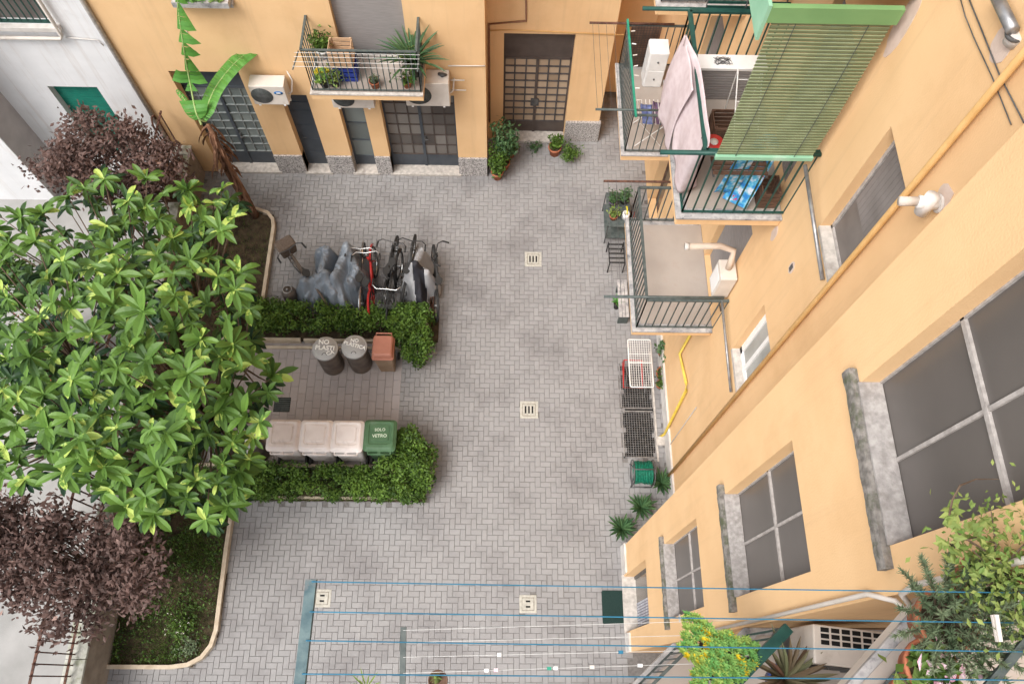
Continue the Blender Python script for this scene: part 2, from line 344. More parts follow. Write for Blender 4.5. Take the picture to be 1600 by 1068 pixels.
# soil, kerbs
def terrain(poly, name, base, amp, step=.12):
    xs = [p[0] for p in poly]; ys = [p[1] for p in poly]; mb = MB(); mb.smooth = True
    nx = int((max(xs)-min(xs))/step)+1; ny = int((max(ys)-min(ys))/step)+1
    P = {}
    for i in range(nx+1):
        for j in range(ny+1):
            x, y = min(xs)+i*step, min(ys)+j*step
            P[i,j] = (x, y, base+amp*noise.noise(V3((x*1.7,y*1.7,3))))
    for i in range(nx):
        for j in range(ny):
            cx, cy = min(xs)+(i+.5)*step, min(ys)+(j+.5)*step
            if inpoly(cx, cy, poly): mb.add([P[i,j],P[i+1,j],P[i+1,j+1],P[i,j+1]], [(0,1,2,3)])
    return struct(mb.build(name, M['soil']))
terrain(bedS, 'garden_soil', .05, .06); terrain(bedN, 'garden_soil', .05, .06)
def kerbline(pts, wd=.07, z0=-.05, z1=.13):
    mb = MB(); pts = [V3((x,y,0)) for x, y in pts]; L = []; R = []
    for i, p in enumerate(pts):
        d = (pts[min(i+1,len(pts)-1)]-pts[max(i-1,0)]).normalized(); n = V3((-d.y,d.x,0))
        L.append(p+n*wd/2); R.append(p-n*wd/2)
    for i in range(len(pts)-1):
        vs = [(q.x,q.y,z) for z in (z0,z1) for q in (L[i],L[i+1],R[i+1],R[i])]
        mb.add(vs, [(0,1,2,3),(7,6,5,4),(0,4,5,1),(2,6,7,3),(1,5,6,2),(3,7,4,0)], rnd.random())
    return struct(mb.build('kerb', M['kerb']))
kerbline(KS); kerbline(KN[:]); kerbline([(-4.9,3.14),(-1.5,3.14)], .05, -.05, .06)
kerbline([(-5.68,6.34),(-4.05,6.34)]); kerbline([(-3.98,6.34),(-1.5,6.34)], .05); kerbline([(-5.68,6.2),(-2.0,6.2)], .05, -.05, .06)
kerbline([(-5.68,3.74),(-1.4,3.74)], .05)

# ================================================================ NORTH BUILDING
nb = thing('apartment_building', 'orange stuccoed building across the far end of the courtyard with glazed ground floor doors', 'building', (-3.5, 10.5, 0))
YN = 10.5
holes = [(-6.3,-4.98,0,3.15),(-4.36,-3.84,0,2.55),(-3.28,-2.78,0,2.52),(-2.44,-.95,0,2.6),(-2.95,-1.72,3.66,5.9)]
def hw(hs, x0): return [(a-x0,b-x0,c,d) for a,b,c,d in hs]
mb = MB(); wall_mb(mb, (-7.05,YN,0), (1,0,0), (0,-1,0), 6.73, 0, 13, hw(holes,-7.05), .28)
mb.box(-.6,-.32,YN+.28,11.53,0,13)
wall_mb(mb, (-.32,11.53,0), (1,0,0), (0,-1,0), 2.5, 0, 13, [(.34,1.74,0,3.2)], .25)
mb.box(1.9,2.18,11.78,13.2,0,13); mb.box(2.18,3.6,12.95,13.2,0,13)
mb.box(-7.05,2.18,YN+.85,18,12.98,13.2)
mb.build('wall', M['orange'], nb)
for a, b in ((-4.98,-4.36),(-3.84,-3.28),(-2.78,-2.44),(-.95,-.32)):
    mb = MB(); mb.box(a, b, YN-.035, YN+.2, 0, .62); mb.box(a-.0, b, YN-.045, YN, .62, .65); p = mb.build('plinth', M['granite'], nb, bevel=.008)
mb = MB(); mb.box(-.355,-.3202,YN-.0,11.5,0,.62); mb.build('plinth', M['granite'], nb)
mb = MB(); mb.box(1.43, 2.22, 11.47, 11.8, 0, .66); mb.build('plinth', M['granite'], nb, bevel=.01)
for a, b in ((-6.3,-4.98),(-4.36,-3.84),(-3.28,-2.78),(-2.44,-.95)):
    mb = MB(); mb.box(a-.05, b+.05, YN-.055, YN+.28, 0, .075); mb.build('doorstep', M['stone'], nb, bevel=.01)
mb = MB(); mb.box(.0, 1.43, 11.4, 11.75, 0, .09); mb.build('doorstep', M['stone'], nb, bevel=.01)
# double glazed iron doors
def grid_door(x0, x1, z0, z1, y, nx, nz, pm, gm, rail, kick, fan=0, leaves=2, label=None, bw=.022, handle=True):
    mb = MB(); mb.box(x0,x1,y,y+.05,z0,z0+kick)                          # kick plate
    if fan: mb.box(x0,x1,y,y+.04,z1-fan,z1)
    for x in (x0, x1-.04): mb.box(x,x+.04,y-.012,y+.05,z0,z1)
    mb.box(x0,x1,y-.012,y+.05,z1-fan-.03,z1-fan+.02)
    for l in range(1, leaves): xm = x0+(x1-x0)*l/leaves; mb.box(xm-.03,xm+.03,y-.018,y+.05,z0,z1-fan)
    d = mb.build('door', pm, nb)
    if label: d['label'] = label
    za, zb = z0+kick, z1-fan-.03
    fr = MB()
    for i in range(1, nx): x = x0+(x1-x0)*i/nx; fr.box(x-bw/2,x+bw/2,y-.006,y+.03,za,zb)
    for j in range(0, nz+1): z = za+(zb-za)*j/nz; fr.box(x0+.03,x1-.03,y-.009,y+.027,z-bw/2,z+bw/2)
    fr.build('glazing_bars', rail, d)
    g = MB()
    for i in range(nx):
        for j in range(nz):
            xa = x0+(x1-x0)*i/nx; zc = za+(zb-za)*j/nz
            g.box(xa+.004,xa+(x1-x0)/nx-.004,y+.012,y+.02,zc+.004,zc+(zb-za)/nz-.004, rnd.random())
    g.build('panes', gm, d)
    if handle:
        h = MB(); xm = (x0+x1)/2+.05; h.tube([(xm,y-.02,1.05),(xm,y-.06,1.05),(xm+.1,y-.06,1.05)],.011,6); h.box(xm-.02,xm+.02,y-.02,y,.95,1.12); h.build('handle', M['dkgrey'], d)
    return d
M['glassattr'] = mat('blue_green_panes', (.07,.085,.09), (.19,.22,.215), 2, .2, attr=True, spec=.6)
M['glassattr2'] = mat('brown_grey_panes', (.07,.06,.055), (.2,.185,.17), 2, .3, attr=True, spec=.4)
M['glassattr3'] = mat('warm_frosted_panes', (.32,.235,.16), (.46,.35,.25), 2, .4, attr=True)
M['barlight'] = mat('pale_glazing_bar', (.16,.18,.18), (.24,.26,.26), 10, .6)
M['bardark'] = mat('dark_glazing_bar', (.06,.055,.055), (.1,.09,.09), 10, .6)
grid_door(-6.3,-4.98,.08,3.15,YN+.2,6,8,M['doorblue'],M['glassattr'],M['barlight'],.42,.62, label='blue grey iron door of small square panes behind the banana')
d = MB(); d.box(-4.36,-3.84,YN+.2,YN+.25,.08,2.1)
for z in (.5,.95,1.4,1.85): d.box(-4.33,-3.87,YN+.19,YN+.2,z,z+.012)
d.box(-4.36,-3.84,YN+.22,YN+.26,2.12,2.55); dd = d.build('door', M['doorblue'], nb); dd['label'] = 'narrow solid blue grey door'
h = MB(); h.tube([(-4.27,YN+.2,1.05),(-4.27,YN+.15,1.05),(-4.18,YN+.15,1.05)],.01,6); h.build('handle', M['dkgrey'], dd)
dd = grid_door(-3.28,-2.78,.08,2.52,YN+.2,1,3,M['doorblue'],M['glassattr'],M['doorblue'],.3,.42,1, label='narrow door with three blue glazed panels', handle=False)
grid_door(-2.44,-.95,.06,2.6,YN+.2,6,6,M['doorblue'],M['glassattr2'],M['doorbrown'],.42,.1, label='wide dark double door with brown panes under the balcony')
grid_door(.02,1.42,.1,3.2,11.68,6,9,M['doorbrown'],M['glassattr3'],M['bardark'],.36,.78, label='tall brown double door of warm square panes', bw=.03, handle=False)
mb = MB(); mb.box(.62,.8,11.66,11.68,.98,1.2); mb.build('lock_plate', M['dkgrey'], nb)
# window with its planter above the left door
mb = MB(); mb.box(-5.55,-4.55,YN-.1,YN,4.78,4.86); mb.build('window_sill', M['marble'], nb, bevel=.006)
# balcony of the north building
def rail_mb(mb, pts, z0, z1, sp=.11, r=.008, top=.04, closed=False):
    for i in range(len(pts)-1):
        a, b = V3((*pts[i],0)), V3((*pts[i+1],0)); L = (b-a).length; n = max(1,int(L/sp))
        for z, wd in ((z0+.05,.025),(z1,top)): mb.bar(a+V3((0,0,z)), b+V3((0,0,z)), wd, wd*.6)
        for k in range(n+1):
            p = a.lerp(b, k/n); mb.obox((p.x-r,p.y-r,z0+.03),(2*r,0,0),(0,2*r,0),(0,0,z1-z0-.03))
def balcony(parent, x0, x1, y0, y1, z, rpts, rh, fasm, edgem, railm, tilem, label=None, border=.12, th=.16, top=.04, sp=.11):
    mb = MB(); mb.box(x0,x1,y0,y1,z-th,z-.03); s = mb.build('balcony', fasm, parent, bevel=.006)
    if label: s['label'] = label
    mb = MB(); mb.box(x0-.015,x1,y0-.015,y1+.015,z-.03,z); mb.build('edge_stone', edgem, s)
    mb = MB(); mb.box(x0+border if x0 > -5 and parent is not nb else x0+.05,x1-.004,y0+border,y1-(border if parent is not nb else .0),z,z+.006); mb.build('floor_tiles', tilem, s)
    mb = MB(); rail_mb(mb, rpts, z, z+rh, sp, top=top); mb.build('railing', railm, s)
    return s
nbal = balcony(nb, -3.45,-1.43,9.68,YN-.004,3.55,[(-3.41,YN),(-3.41,9.73),(-1.47,9.73),(-1.47,YN)],1.0,M['orange'],M['stone'],M['gr_green'],M['tile'],'balcony full of pots above the dark double door',.05, sp=.1)
mb = MB(); mb.box(-2.95,-1.72,YN+.12,YN+.16,3.66,5.9)
mb2 = mb.build('shutter', M['shutter_grey'], nb)
mb = MB(); mb.box(-2.98,-1.69,YN-.03,YN+.12,3.6,3.66); mb.build('door_sill', M['stone'], nb)
for y_ in (10.2,):
    pass

# ================================================================ EAST BUILDING
eb = thing('apartment_building', 'tall orange stuccoed building along the right side with stacked stair windows and balconies', 'building', (2.31, 4, 0))
XE, XN = 2.31, 3.28
mb = MB()
wins = [(.81,1.75,.0,2.24),(.77,1.75,3.72,5.6),(.75,1.75,6.85,8.8),(.74,1.76,10.05,12.0),(.74,1.76,13.2,15.1)]
wall_mb(mb, (XE,.47,0), (0,1,0), (-1,0,0), 1.8, 0, 16, [(a-.47,b-.47,c,d) for a,b,c,d in wins], .25)
mb.box(XE+.25,4.2,.47,.72,0,16); mb.box(XE+.25,XN+.0,2.05,2.27,0,16)
nw = [(3.63,4.3,4.66,6.06),(3.63,4.3,7.88,9.45),(5.35,6.3,3.8,6.0),(5.3,6.2,7.0,9.2),(9.0,9.9,.05,2.5),(7.35,8.15,.8,2.5),(8.85,9.6,3.8,6.0),(8.85,9.6,7.0,9.2),(3.4,4.3,11.1,12.7)]
wall_mb(mb, (XN,2.27,0), (0,1,0), (-1,0,0), 10.7, 0, 16, [(a-2.27,b-2.27,c,d) for a,b,c,d in nw], .28)
mb.box(XE+.25,6,.72,12.95,15.9,16.1); mb.box(3.56,6,12.7,12.95,0,16)
mb.build('wall', M['orange'], eb)
mb = MB(); mb.box(XE-.035,XE+.0,1.78,2.29,0,.42); mb.box(XE-.035,XE+.0,.47,.78,0,.42); mb.box(XE-.01,XN-.03,2.27,2.3,0,.42); mb.box(XN-.035,XN,2.3,8.9,0,.4); mb.build('skirting', M['plaster'], eb)
mb = MB(); mb.box(XE-.045,XE+.25,.782,1.778,0,.06); mb.build('doorstep', M['stone'], eb, bevel=.01)
def loft0(mb, rings):
    n = len(rings[0]); k = len(rings)
    mb.add([p for r in rings for p in r], [(i*n+j,i*n+(j+1)%n,(i+1)*n+(j+1)%n,(i+1)*n+j) for i in range(k-1) for j in range(n)]+[tuple(range(n)),tuple(range((k-1)*n,k*n))], None, False)
def stair_window(y0,y1,z0,z1):
    x = XE+.14; mb = MB(); f = .012
    for a,b,c,d in ((y0,y0+f,z0,z1),(y1-f,y1,z0,z1),(y0,y1,z0,z0+f),(y0,y1,z1-f,z1)): mb.box(x-.02,x+.03,a,b,c,d)
    ym, zm = (y0+y1)/2, (z0+z1)/2
    mb.box(x-.016,x+.03,ym-.012,ym+.012,z0,z1); mb.box(x-.02,x+.03,y0,y1,zm-.018,zm+.018)
    fr = mb.build('window', M['mullion'], eb)
    g = MB(); g.box(x,x+.01,y0,y1,z0,z1); g.build('pane', M['glassgr'], fr)
    s = MB(); s.box(XE-.045,XE+.14,y0-.13,y1+.1,z0-.09,z0-.001)
    N_ = 60; ring = []   # worn, crumbling nose of the sill
    for k in range(N_+1):
        yy = y0-.132+(y1-y0+.234)*k/N_; r1 = noise.noise(V3((yy*9,z0,1)))*.006+noise.noise(V3((yy*31,z0,2)))*.004; r2 = noise.noise(V3((yy*12,z0,5)))*.006
        ring.append([(XE-.001,yy,z0-.1),(XE-.056-r1,yy,z0-.1),(XE-.060-r1,yy,z0-.03+r2),(XE-.052-r1,yy,z0+.004+r2),(XE-.02,yy,z0+.003+r1)])
    loft0(s, ring)
    s.build('window_sill', M['mossy'], fr)
    t = MB(); t.box(XE-.018,XE+.135,y0+.001,y1-.001,z0+.004,z0+.02); t.build('sill_slab', M['sillgrey'], fr)
for wv in wins[1:]: stair_window(*wv)
y0,y1,z0,z1 = wins[0]; x = XE+.2
mb = MB()
for a,b in ((y0,y0+.05),(y1-.05,y1)): mb.box(x-.02,x+.03,a,b,.06,z1)
mb.box(x-.02,x+.03,y0,y1,z1-.05,z1); d = mb.build('door', M['dkgrey'], eb); d['label'] = 'glazed entrance door with pale curtain beside the green mat'
mb = MB(); mb.box(x,x+.01,y0,y1,.06,z1); mb.build('pane', M['glassbr'], d)
mb = MB()
for k in range(9): yy = y0+.08+k*.045; mb.box(x-.012,x-.004,yy,yy+.033,.1,z1-.1)
mb.build('curtain', M['bluecloth'] if False else mat('pale_curtain',(.3,.3,.34),(.45,.45,.5),6,.9), d)
def side_window(y0,y1,z0,z1,fm,gm,nm='window',fw=.06,split=True,depth=.2):
    x = XN+depth; mb = MB()
    for a,b,c,d in ((y0,y0+fw,z0,z1),(y1-fw,y1,z0,z1),(y0,y1,z0,z0+fw),(y0,y1,z1-fw,z1)): mb.box(x-.02,x+.04,a,b,c,d)
    if split: mb.box(x-.025,x+.04,(y0+y1)/2-.03,(y0+y1)/2+.03,z0,z1)
    fr = mb.build(nm, fm, eb); g = MB(); g.box(x,x+.01,y0,y1,z0,z1); g.build('pane', gm, fr); return fr
M['glassmilk'] = mat('milky_glazing', (.27,.27,.25), (.4,.4,.38), 2, .35, spec=.5)
f = side_window(*nw[0], M['white_paint'], M['glassmilk'], fw=.09, depth=.12); f['label'] = 'small white framed window between balcony and downpipe'
s = MB(); s.box(XN-.012,XN+.11,3.63,4.3,4.6,4.668); s.build('window_sill', M['stone'], f)
f = side_window(*nw[1], M['mullion'], M['glassnet'], fw=.04, split=False, depth=.13); f['label'] = 'large dusty screened window beside the ochre downpipe'
s = MB(); s.box(XN-.012,XN+.12,3.63,4.3,7.84,7.888); s.build('window_sill', M['stone'], f)
s = MB()
for k in range(9): s.box(XN+.120,XN+.124,3.68+k*.062,3.68+k*.062+.059,8.45,9.4)
s.build('inner_blind', mat('dusty_blind',(.17,.15,.14),(.22,.195,.185),3,.8), f)
side_window(*nw[8], M['mullion'], M['glassnet'], fw=.04, split=False)
for i in (2,3,6,7):
    y0,y1,z0,z1 = nw[i]; s = MB(); s.box(XN+.1,XN+.14,y0,y1,z0,z1)
    for k in range(int((z1-z0)/.055)): s.box(XN+.092,XN+.1,y0+.01,y1-.01,z0+.01+k*.055,z0+.05+k*.055)
    s.build('shutter', M['shutter_grey'], eb)
for i in (4,5):
    f = side_window(*nw[i], M['wooddk'], M['glassbr'], 'door' if i == 4 else 'window')
mb = MB(); mb.box(XN+.05,XN+.08,7.35,8.15,.8,2.5); mb.build('shutter', M['wood'], eb)

bA = balcony(eb, 2.05,XN-.004,4.95,6.97,3.8,[(XN,5.0),(2.1,5.0),(2.1,6.92),(XN,6.92)],.95,M['orange'],M['marble'],M['gr_green'],M['tile'],'lower front balcony with bare tiled floor')
bB = balcony(eb, 2.05,XN-.004,8.25,10.25,3.8,[(XN,8.3),(2.1,8.3),(2.1,10.2),(XN,10.2)],.95,M['orange'],M['marble'],M['gr_green'],M['tile'],'lower rear balcony with the small white cabinet')
bC = balcony(eb, 2.05,XN-.004,4.95,6.97,7.0,[(XN,5.0),(2.1,5.0),(2.1,6.92),(XN,6.92)],1.17,M['orange'],M['marble'],M['dk_green'],M['tile'],'green railed balcony behind the blind and pink sheets', top=.05)
bD = balcony(eb, 2.05,XN-.004,8.25,10.25,7.0,[(XN,8.3),(2.1,8.3),(2.1,10.2),(XN,10.2)],.98,M['orange'],M['marble'],M['dkgrey'],M['tile'],'upper rear balcony cut by the top of the picture')
bE = balcony(eb, 2.14,XN-.004,4.95,6.97,10.34,[(XN,5.0),(2.1,5.0),(2.1,6.92),(XN,6.92)],.98,M['orange'],M['orange'],M['dk_green'],M['tile'],'top balcony with green painted slab edge')
mb = MB(); mb.box(2.13,3.2,4.9,4.95,9.965,10.12); mb.build('green_beam', M['lime'], eb)
mb = MB(); mb.box(2.10,2.13,4.9,7.0,9.78,10.14); mb.build('side_panel', M['mint'], eb)
# patches of bare plaster and a knocked hole's shade as a dark plate on the stucco
def patch(px, py, r, sy, sz, x=XN, mt='plaster'):
    c = AX(px, py, x); n = 16; vs = [(x-.004, c.y+math.cos(2*PI*i/n)*r*sy*(1+.3*noise.noise(V3((i*.9,px,0)))), c.z+math.sin(2*PI*i/n)*r*sz*(1+.3*noise.noise(V3((i*.9,py,4))))) for i in range(n)]
    m2 = MB(); m2.add(vs+[(x+.01,v[1],v[2]) for v in vs], [tuple(range(n))]+[(i,(i+1)%n,n+(i+1)%n,n+i) for i in range(n)]); m2.build('plaster_patch', M[mt], eb)
M['patchcol'] = mat('bare_plaster_patch', (.55,.43,.36), (.62,.5,.43), 9, .95, .3, 60)
patch(1237,418,.07,.8,1.4,mt='patchcol'); patch(1410,40,.3,.35,1.1,mt='patchcol'); patch(1475,310,.13,.8,.9,mt='patchcol')
patch(1567,68,.12,.9,1.2,mt='patchcol'); patch(1210,365,.1,.6,1.4,mt='patchcol'); patch(1062,965,.05,1,1,XE,'plaster')
mb = MB(); c = AX(1237,418,XN); mb.lathe([(.0,0),(.03,0),(.03,.01)],(0,0,0)); 
mb = MB(); mb.box(XN-.008,XN,c.y-.025,c.y+.03,c.z-.06,c.z+.05); mb.build('wall_hole_shade', M['dkgrey'], eb)  # dark plate on the wall, the hole's shade painted as colour
# blind hanging in front of the balcony
t = thing('roller_blind', 'faded green slatted blind hanging from the top balcony down to the green railing', 'blind', (2.6,4.9,9.7))
mb = MB(); n = 42
for k in range(n):
    z = 9.96-(k+.5)*(9.96-8.21)/n; h = (9.96-8.21)/n; y = 4.93-.02*math.sin(PI*k/n)
    mb.obox((2.19,y,z-h*.5),(3.17-2.19,0,0),(0,.012,0),(0,-.014,h*.97), rnd.random())
mb.build('slats', M['shutter_green'], t)
mb = MB()
for x in (2.38,2.98): mb.tube([(x,4.908-.02*math.sin(PI*q/10),9.95-q*.174) for q in range(11)],.0035,5)
mb.build('cords', M['gr_green'], t)
mb = MB(); mb.box(2.18,3.18,4.895,4.935,8.16,8.21); mb.build('bottom_rail', M['mint'], t)
# clothes poles that stick out from the balcony rails
def pole(name, p, q, r, mt, label, cat='clothes pole', grp='clothes poles of the right hand balconies'):
    mb = MB(); mb.tube([p, q], r, 8); o = mb.build(name, mt); tag(o, label, cat, grp); return o
pole('clothes_pole', (1.48,5.03,4.79),(3.2,5.03,4.79),.022,M['gr_green'],'grey green pole along the front rail of the bare tiled balcony')
pole('clothes_pole', (1.56,7.0,4.79),(3.2,7.0,4.79),.018,M['rust'],'thin rusty pole along the far rail of the bare tiled balcony')
pole('clothes_pole', (1.49,8.37,4.79),(2.75,8.37,4.79),.02,M['gr_green'],'grey pole poking out left below the pink sheets')
pole('clothes_pole', (1.46,10.2,4.79),(2.9,10.2,4.79),.02,M['rust'],'brown pole beyond the white cabinet balcony')
pole('clothes_pole', (1.62,4.96,8.19),(3.27,4.96,8.19),.026,M['dk_green'],'dark green pole under the foot of the green blind')
pole('clothes_pole', (1.58,7.0,8.12),(3.2,7.0,8.12),.024,M['dk_green'],'dark green pole at the far rail behind the pink sheets')
pole('clothes_pole', tuple(AZ(1258,258,8.08)),tuple(AX(1285,437,XN-.03)),.022,M['steel'],'steel strut running down to the dusty screened window','strut')
pole('clothes_pole', tuple(AZ(1128,470,4.75)),tuple(AX(1142,612,XN-.03)),.02,M['steel'],'steel strut running down to the small white window','strut')
# thin clothes lines between the poles
def lines(name, segs, r, mt, label, grp, cat='clothes line'):
    for i,(p,q) in enumerate(segs):
        p, q = V3(p), V3(q); mb = MB(); mb.tube([p.lerp(q,k/8)-V3((0,0,.04*math.sin(PI*k/8)*(q-p).length*.3)) for k in range(9)], r, 5)
        o = mb.build(name, mt); tag(o, label % ('farthest out from the rail','second from outside','third from outside','nearest to the rail')[i], cat, grp)
lines('clothes_line', [((x,5.03,4.8),(x+.03,7.0,4.8)) for x in (1.6,1.72,1.84,1.95)], .003, M['dkgrey'], 'grey line by the bare tiled balcony, %s', 'lines beside the bare tiled balcony')
lines('clothes_line', [((x,8.37,4.8),(x-.01,10.2,4.8)) for x in (1.52,1.62,1.75,1.88)], .003, M['dkgrey'], 'grey line by the white cabinet balcony, %s', 'lines beside the white cabinet balcony')

# ================================================================ PALE NEIGHBOUR BUILDING
wb = thing('apartment_building', 'weathered white building at the top left with a teal roller shutter', 'building', (-9,10.5,0))
mb = MB(); wall_mb(mb, (-9.8,10.5,0), (1,0,0), (0,-1,0), 2.73, 0, 11, [(1.0,1.95,.5,2.68),(-.0+.0001,1.93,4.27,6.2)], .25)
mb.box(-9.8,-7.07,11.0,18,10.9,11.1); mb.build('wall', M['white_wall'], wb)
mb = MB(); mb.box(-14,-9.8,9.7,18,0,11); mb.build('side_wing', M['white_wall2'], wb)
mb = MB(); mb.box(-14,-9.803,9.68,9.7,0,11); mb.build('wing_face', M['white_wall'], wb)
mb = MB()
for k in range(30): mb.box(-8.8,-7.85,10.64,10.655,.5+k*.0727,.5+k*.0727+.066)
mb.box(-8.8,-7.85,10.655,10.67,.5,2.68); s = mb.build('roller_shutter', M['roller_teal'], wb)
mb = MB(); mb.box(-9.8,-7.87,10.62,10.66,4.27,6.2); wn = mb.build('window', M['glassnet'], wb)
mb = MB(); mb.box(-9.8,-7.87,10.5,10.53,4.27,4.33)
for k in range(17): x = -9.78+k*.115; mb.box(x,x+.018,10.5,10.515,4.3,6.2)
mb.box(-8.95,-8.85,10.49,10.54,4.3,6.2); mb.build('window_grille', M['dk_green'], wn)
mb = MB(); mb.box(-9.8,-7.75,10.4,10.5,4.16,4.26); mb.build('window_sill', M['plaster'], wb, bevel=.01)
mb = MB(); mb.tube([(-9.78,10.42,4.0),(-7.85,10.42,4.0),(-7.8,10.42,4.08),(-7.75,10.42,7)],.035,8); tag(mb.build('drainpipe', M['ivory']), 'white pipe bending up the pale building beside its barred window', 'pipe')
mb = MB(); mb.tube([(-7.78,10.47,3.98),(-7.25,10.47,3.93),(-7.2,10.47,3.8)],.012,6); tag(mb.build('cable', M['plaster']), 'thin pale cable running right from the pipe joint on the white wall', 'cable')
mb = MB(); mb.tube([(-7.08,10.46,0.6),(-7.08,10.46,11)],.045,8); tag(mb.build('drainpipe', M['stone']), 'grey pipe in the corner where the white building meets the orange one', 'pipe')
# ================================================================ LOW BOUNDARY WALL + IRON FENCE
bw_ = thing('boundary_wall', 'low rendered wall topped with rusty iron bars between garden and neighbour yard', 'wall', (-6.78,5,0))
mb = MB(); mb.box(-6.9,-6.66,-3,10.45,-.05,.94); mb.build('wall_body', mat('brown_grey_render',(.2,.16,.125),(.3,.25,.2),4,.95,.3,50,stain=(.12,.1,.08),stscale=2), bw_)
mb = MB(); y = -3
while y < 10.4: mb.box(-6.95,-6.62,y+.004,min(y+1.1,10.45)-.004,.94,1.0); y += 1.1
mb.build('coping', mat('lichened_coping',(.3,.3,.26),(.46,.45,.4),9,.95,.4,60,stain=(.17,.19,.1),stscale=5,stmix=(.5,.7)), bw_, bevel=.01)
mb = MB(); mb.box(-6.83,-6.79,-3,10.4,2.13,2.145); mb.box(-6.83,-6.79,-3,10.4,1.12,1.135); mb.build('fence_rails', M['rust'], bw_)
mb = MB(); y = -2.9
while y < 10.4: mb.box(-6.82,-6.8,y,y+.02,1.0,2.18); y += .163
for y in (3.1,9.9): mb.tube([(-6.81,y,1.0),(-6.81,y,2.3),(-6.81,y+.1,2.42),(-6.81,y+.2,2.36),(-6.81,y+.2,2.26)],.02,6)
mb.build('fence_bars', M['rust'], bw_)
# ================================================================ DRAINS, GRATES, MAT
for (p, s, k), lb in zip(dpos, ('square three slot drain cover nearest the bicycles','square three slot drain cover in the middle of the paving','small two slot drain cover among sunken pavers near the green mat','small two slot drain cover at the lower left of the paving')):
    h = s/2; t = thing('drain_cover', lb, 'drain cover', (p.x,p.y,0), 'drain covers in the courtyard')
    mb = MB(); mb.box(p.x-h,p.x+h,p.y-h,p.y+h,-.03,.006); mb.build('rim', M['pebble'], t, bevel=.004)
    q = h*.72; mb = MB(); mb.box(p.x-q,p.x+q,p.y-q,p.y+q,.0,.0075); mb.build('groove', M['drainjoint'], t)
    q = h*.66; mb = MB(); mb.box(p.x-q,p.x+q,p.y-q,p.y+q,.0,.012); mb.build('lid', M['pebble'], t, bevel=.003)
    mb = MB()
    for i in range(k):
        if k == 3: x = p.x+(i-1)*s*.19; mb.box(x-s*.045,x+s*.045,p.y-s*.21,p.y+s*.21,.005,.0135)
        else: y = p.y+(i-.5)*s*.3; mb.box(p.x-s*.13,p.x+s*.13,y-s*.05,y+s*.05,.005,.0135)
    mb.build('slot_shade', M['hole_shade'], t)  # slot shade painted as near-black bars on the uncut lid
t = thing('window_well_grate', 'long steel grate over a dark basement pit beside the right hand wall', 'grate', (2.75,4.95,0))
mb = MB(); mb.box(2.43,3.07,3.97,5.93,-.0115,-.009); mb.build('pit', M['hole_shade'], t)  # thin near-black sheet, shade of the depth put into its colour
for a, b in ((3.97,4.93),(4.97,5.93)):
    mb = MB(); f = .022
    for c in ((2.43,2.43+f,a,b),(3.07-f,3.07,a,b),(2.43,3.07,a,a+f),(2.43,3.07,b-f,b)): mb.box(*c,-.01,.014)
    for i in range(1,13): x = 2.43+i*.049; mb.box(x-.0028,x+.0028,a,b,-.01,.011)
    for i in range(1,20): y = a+i*(b-a)/20; mb.box(2.44,3.06,y-.0018,y+.0018,-.01,.008)
    mb.build('grating', M['steel'], t)
mb = MB(); mb.box(3.072,3.11,3.9,6.2,-.02,.02); mb.build('stone_curb', M['stone'], t)
p = AZ(441,632); mb = MB()
for i in range(7): mb.box(p.x-.15,p.x+.15,p.y-.13+i*.04,p.y-.13+i*.04+.02,.0,.014)
t = thing('drain_grate', 'small dark slotted drain in the bin yard paving', 'grate', (p.x,p.y,0))
mb.build('slats', M['gr_green'], t); mb = MB(); mb.box(p.x-.16,p.x+.16,p.y-.15,p.y+.15,-.01,.008); mb.build('frame', M['hole_shade'], t)  # frame is a near-black sheet painting the shade between slats
mb = MB(); mb.prism([(1.89+.02,.94),(2.27,.94),(2.27,1.51),(1.91,1.51),(1.89,1.49),(1.89,.96)],.004,.02); tag(mb.build('door_mat', M['matgreen']), 'dark green mat on the paving outside the glazed entrance door', 'mat')

# ================================================================ BINS
def text_mb(txt, size, c, th=.003, rz=0, up=(0,0,1), bold=.012):
    cu = bpy.data.curves.new('t', 'FONT'); cu.body = txt; cu.size = size; cu.align_x = 'CENTER'; cu.align_y = 'CENTER'; cu.extrude = th; cu.offset = bold*size; cu.resolution_u = 3
    o = bpy.data.objects.new('t', cu); C.objects.link(o); dg = bpy.context.evaluated_depsgraph_get(); me = o.evaluated_get(dg).to_mesh()
    R = Matrix.Rotation(rz, 3, 'Z'); z = V3(up).normalized()
    B = Matrix.Identity(3)
    if abs(z.z) < .99:
        x = V3((0,0,1)).cross(z).normalized(); y = z.cross(x); B = Matrix((x,y,z)).transposed()
    mb = MB(); mb.add([B@(R@v.co)+V3(c) for v in me.vertices], [tuple(f.vertices) for f in me.polygons], .5, False)
    o.evaluated_get(dg).to_mesh_clear(); bpy.data.objects.remove(o); bpy.data.curves.remove(cu); return mb
def rrect(x0,x1,y0,y1,r,n=5):
    P = []
    for cx,cy,a0 in ((x1-r,y1-r,0),(x0+r,y1-r,PI/2),(x0+r,y0+r,PI),(x1-r,y0+r,1.5*PI)):
        for i in range(n): a = a0+PI/2*i/(n-1); P.append((cx+r*math.cos(a),cy+r*math.sin(a)))
    return P
def loft(mb, rings, a=None, cap=True, smooth=False):   # rings of equal length
    n = len(rings[0]); vs = [p for r in rings for p in r]
    fs = [(i*n+j,i*n+(j+1)%n,(i+1)*n+(j+1)%n,(i+1)*n+j) for i in range(len(rings)-1) for j in range(n)]
    if cap: fs += [tuple(range(n-1,-1,-1)), tuple(range((len(rings)-1)*n,len(rings)*n))]
    return mb.add(vs, fs, a, smooth)
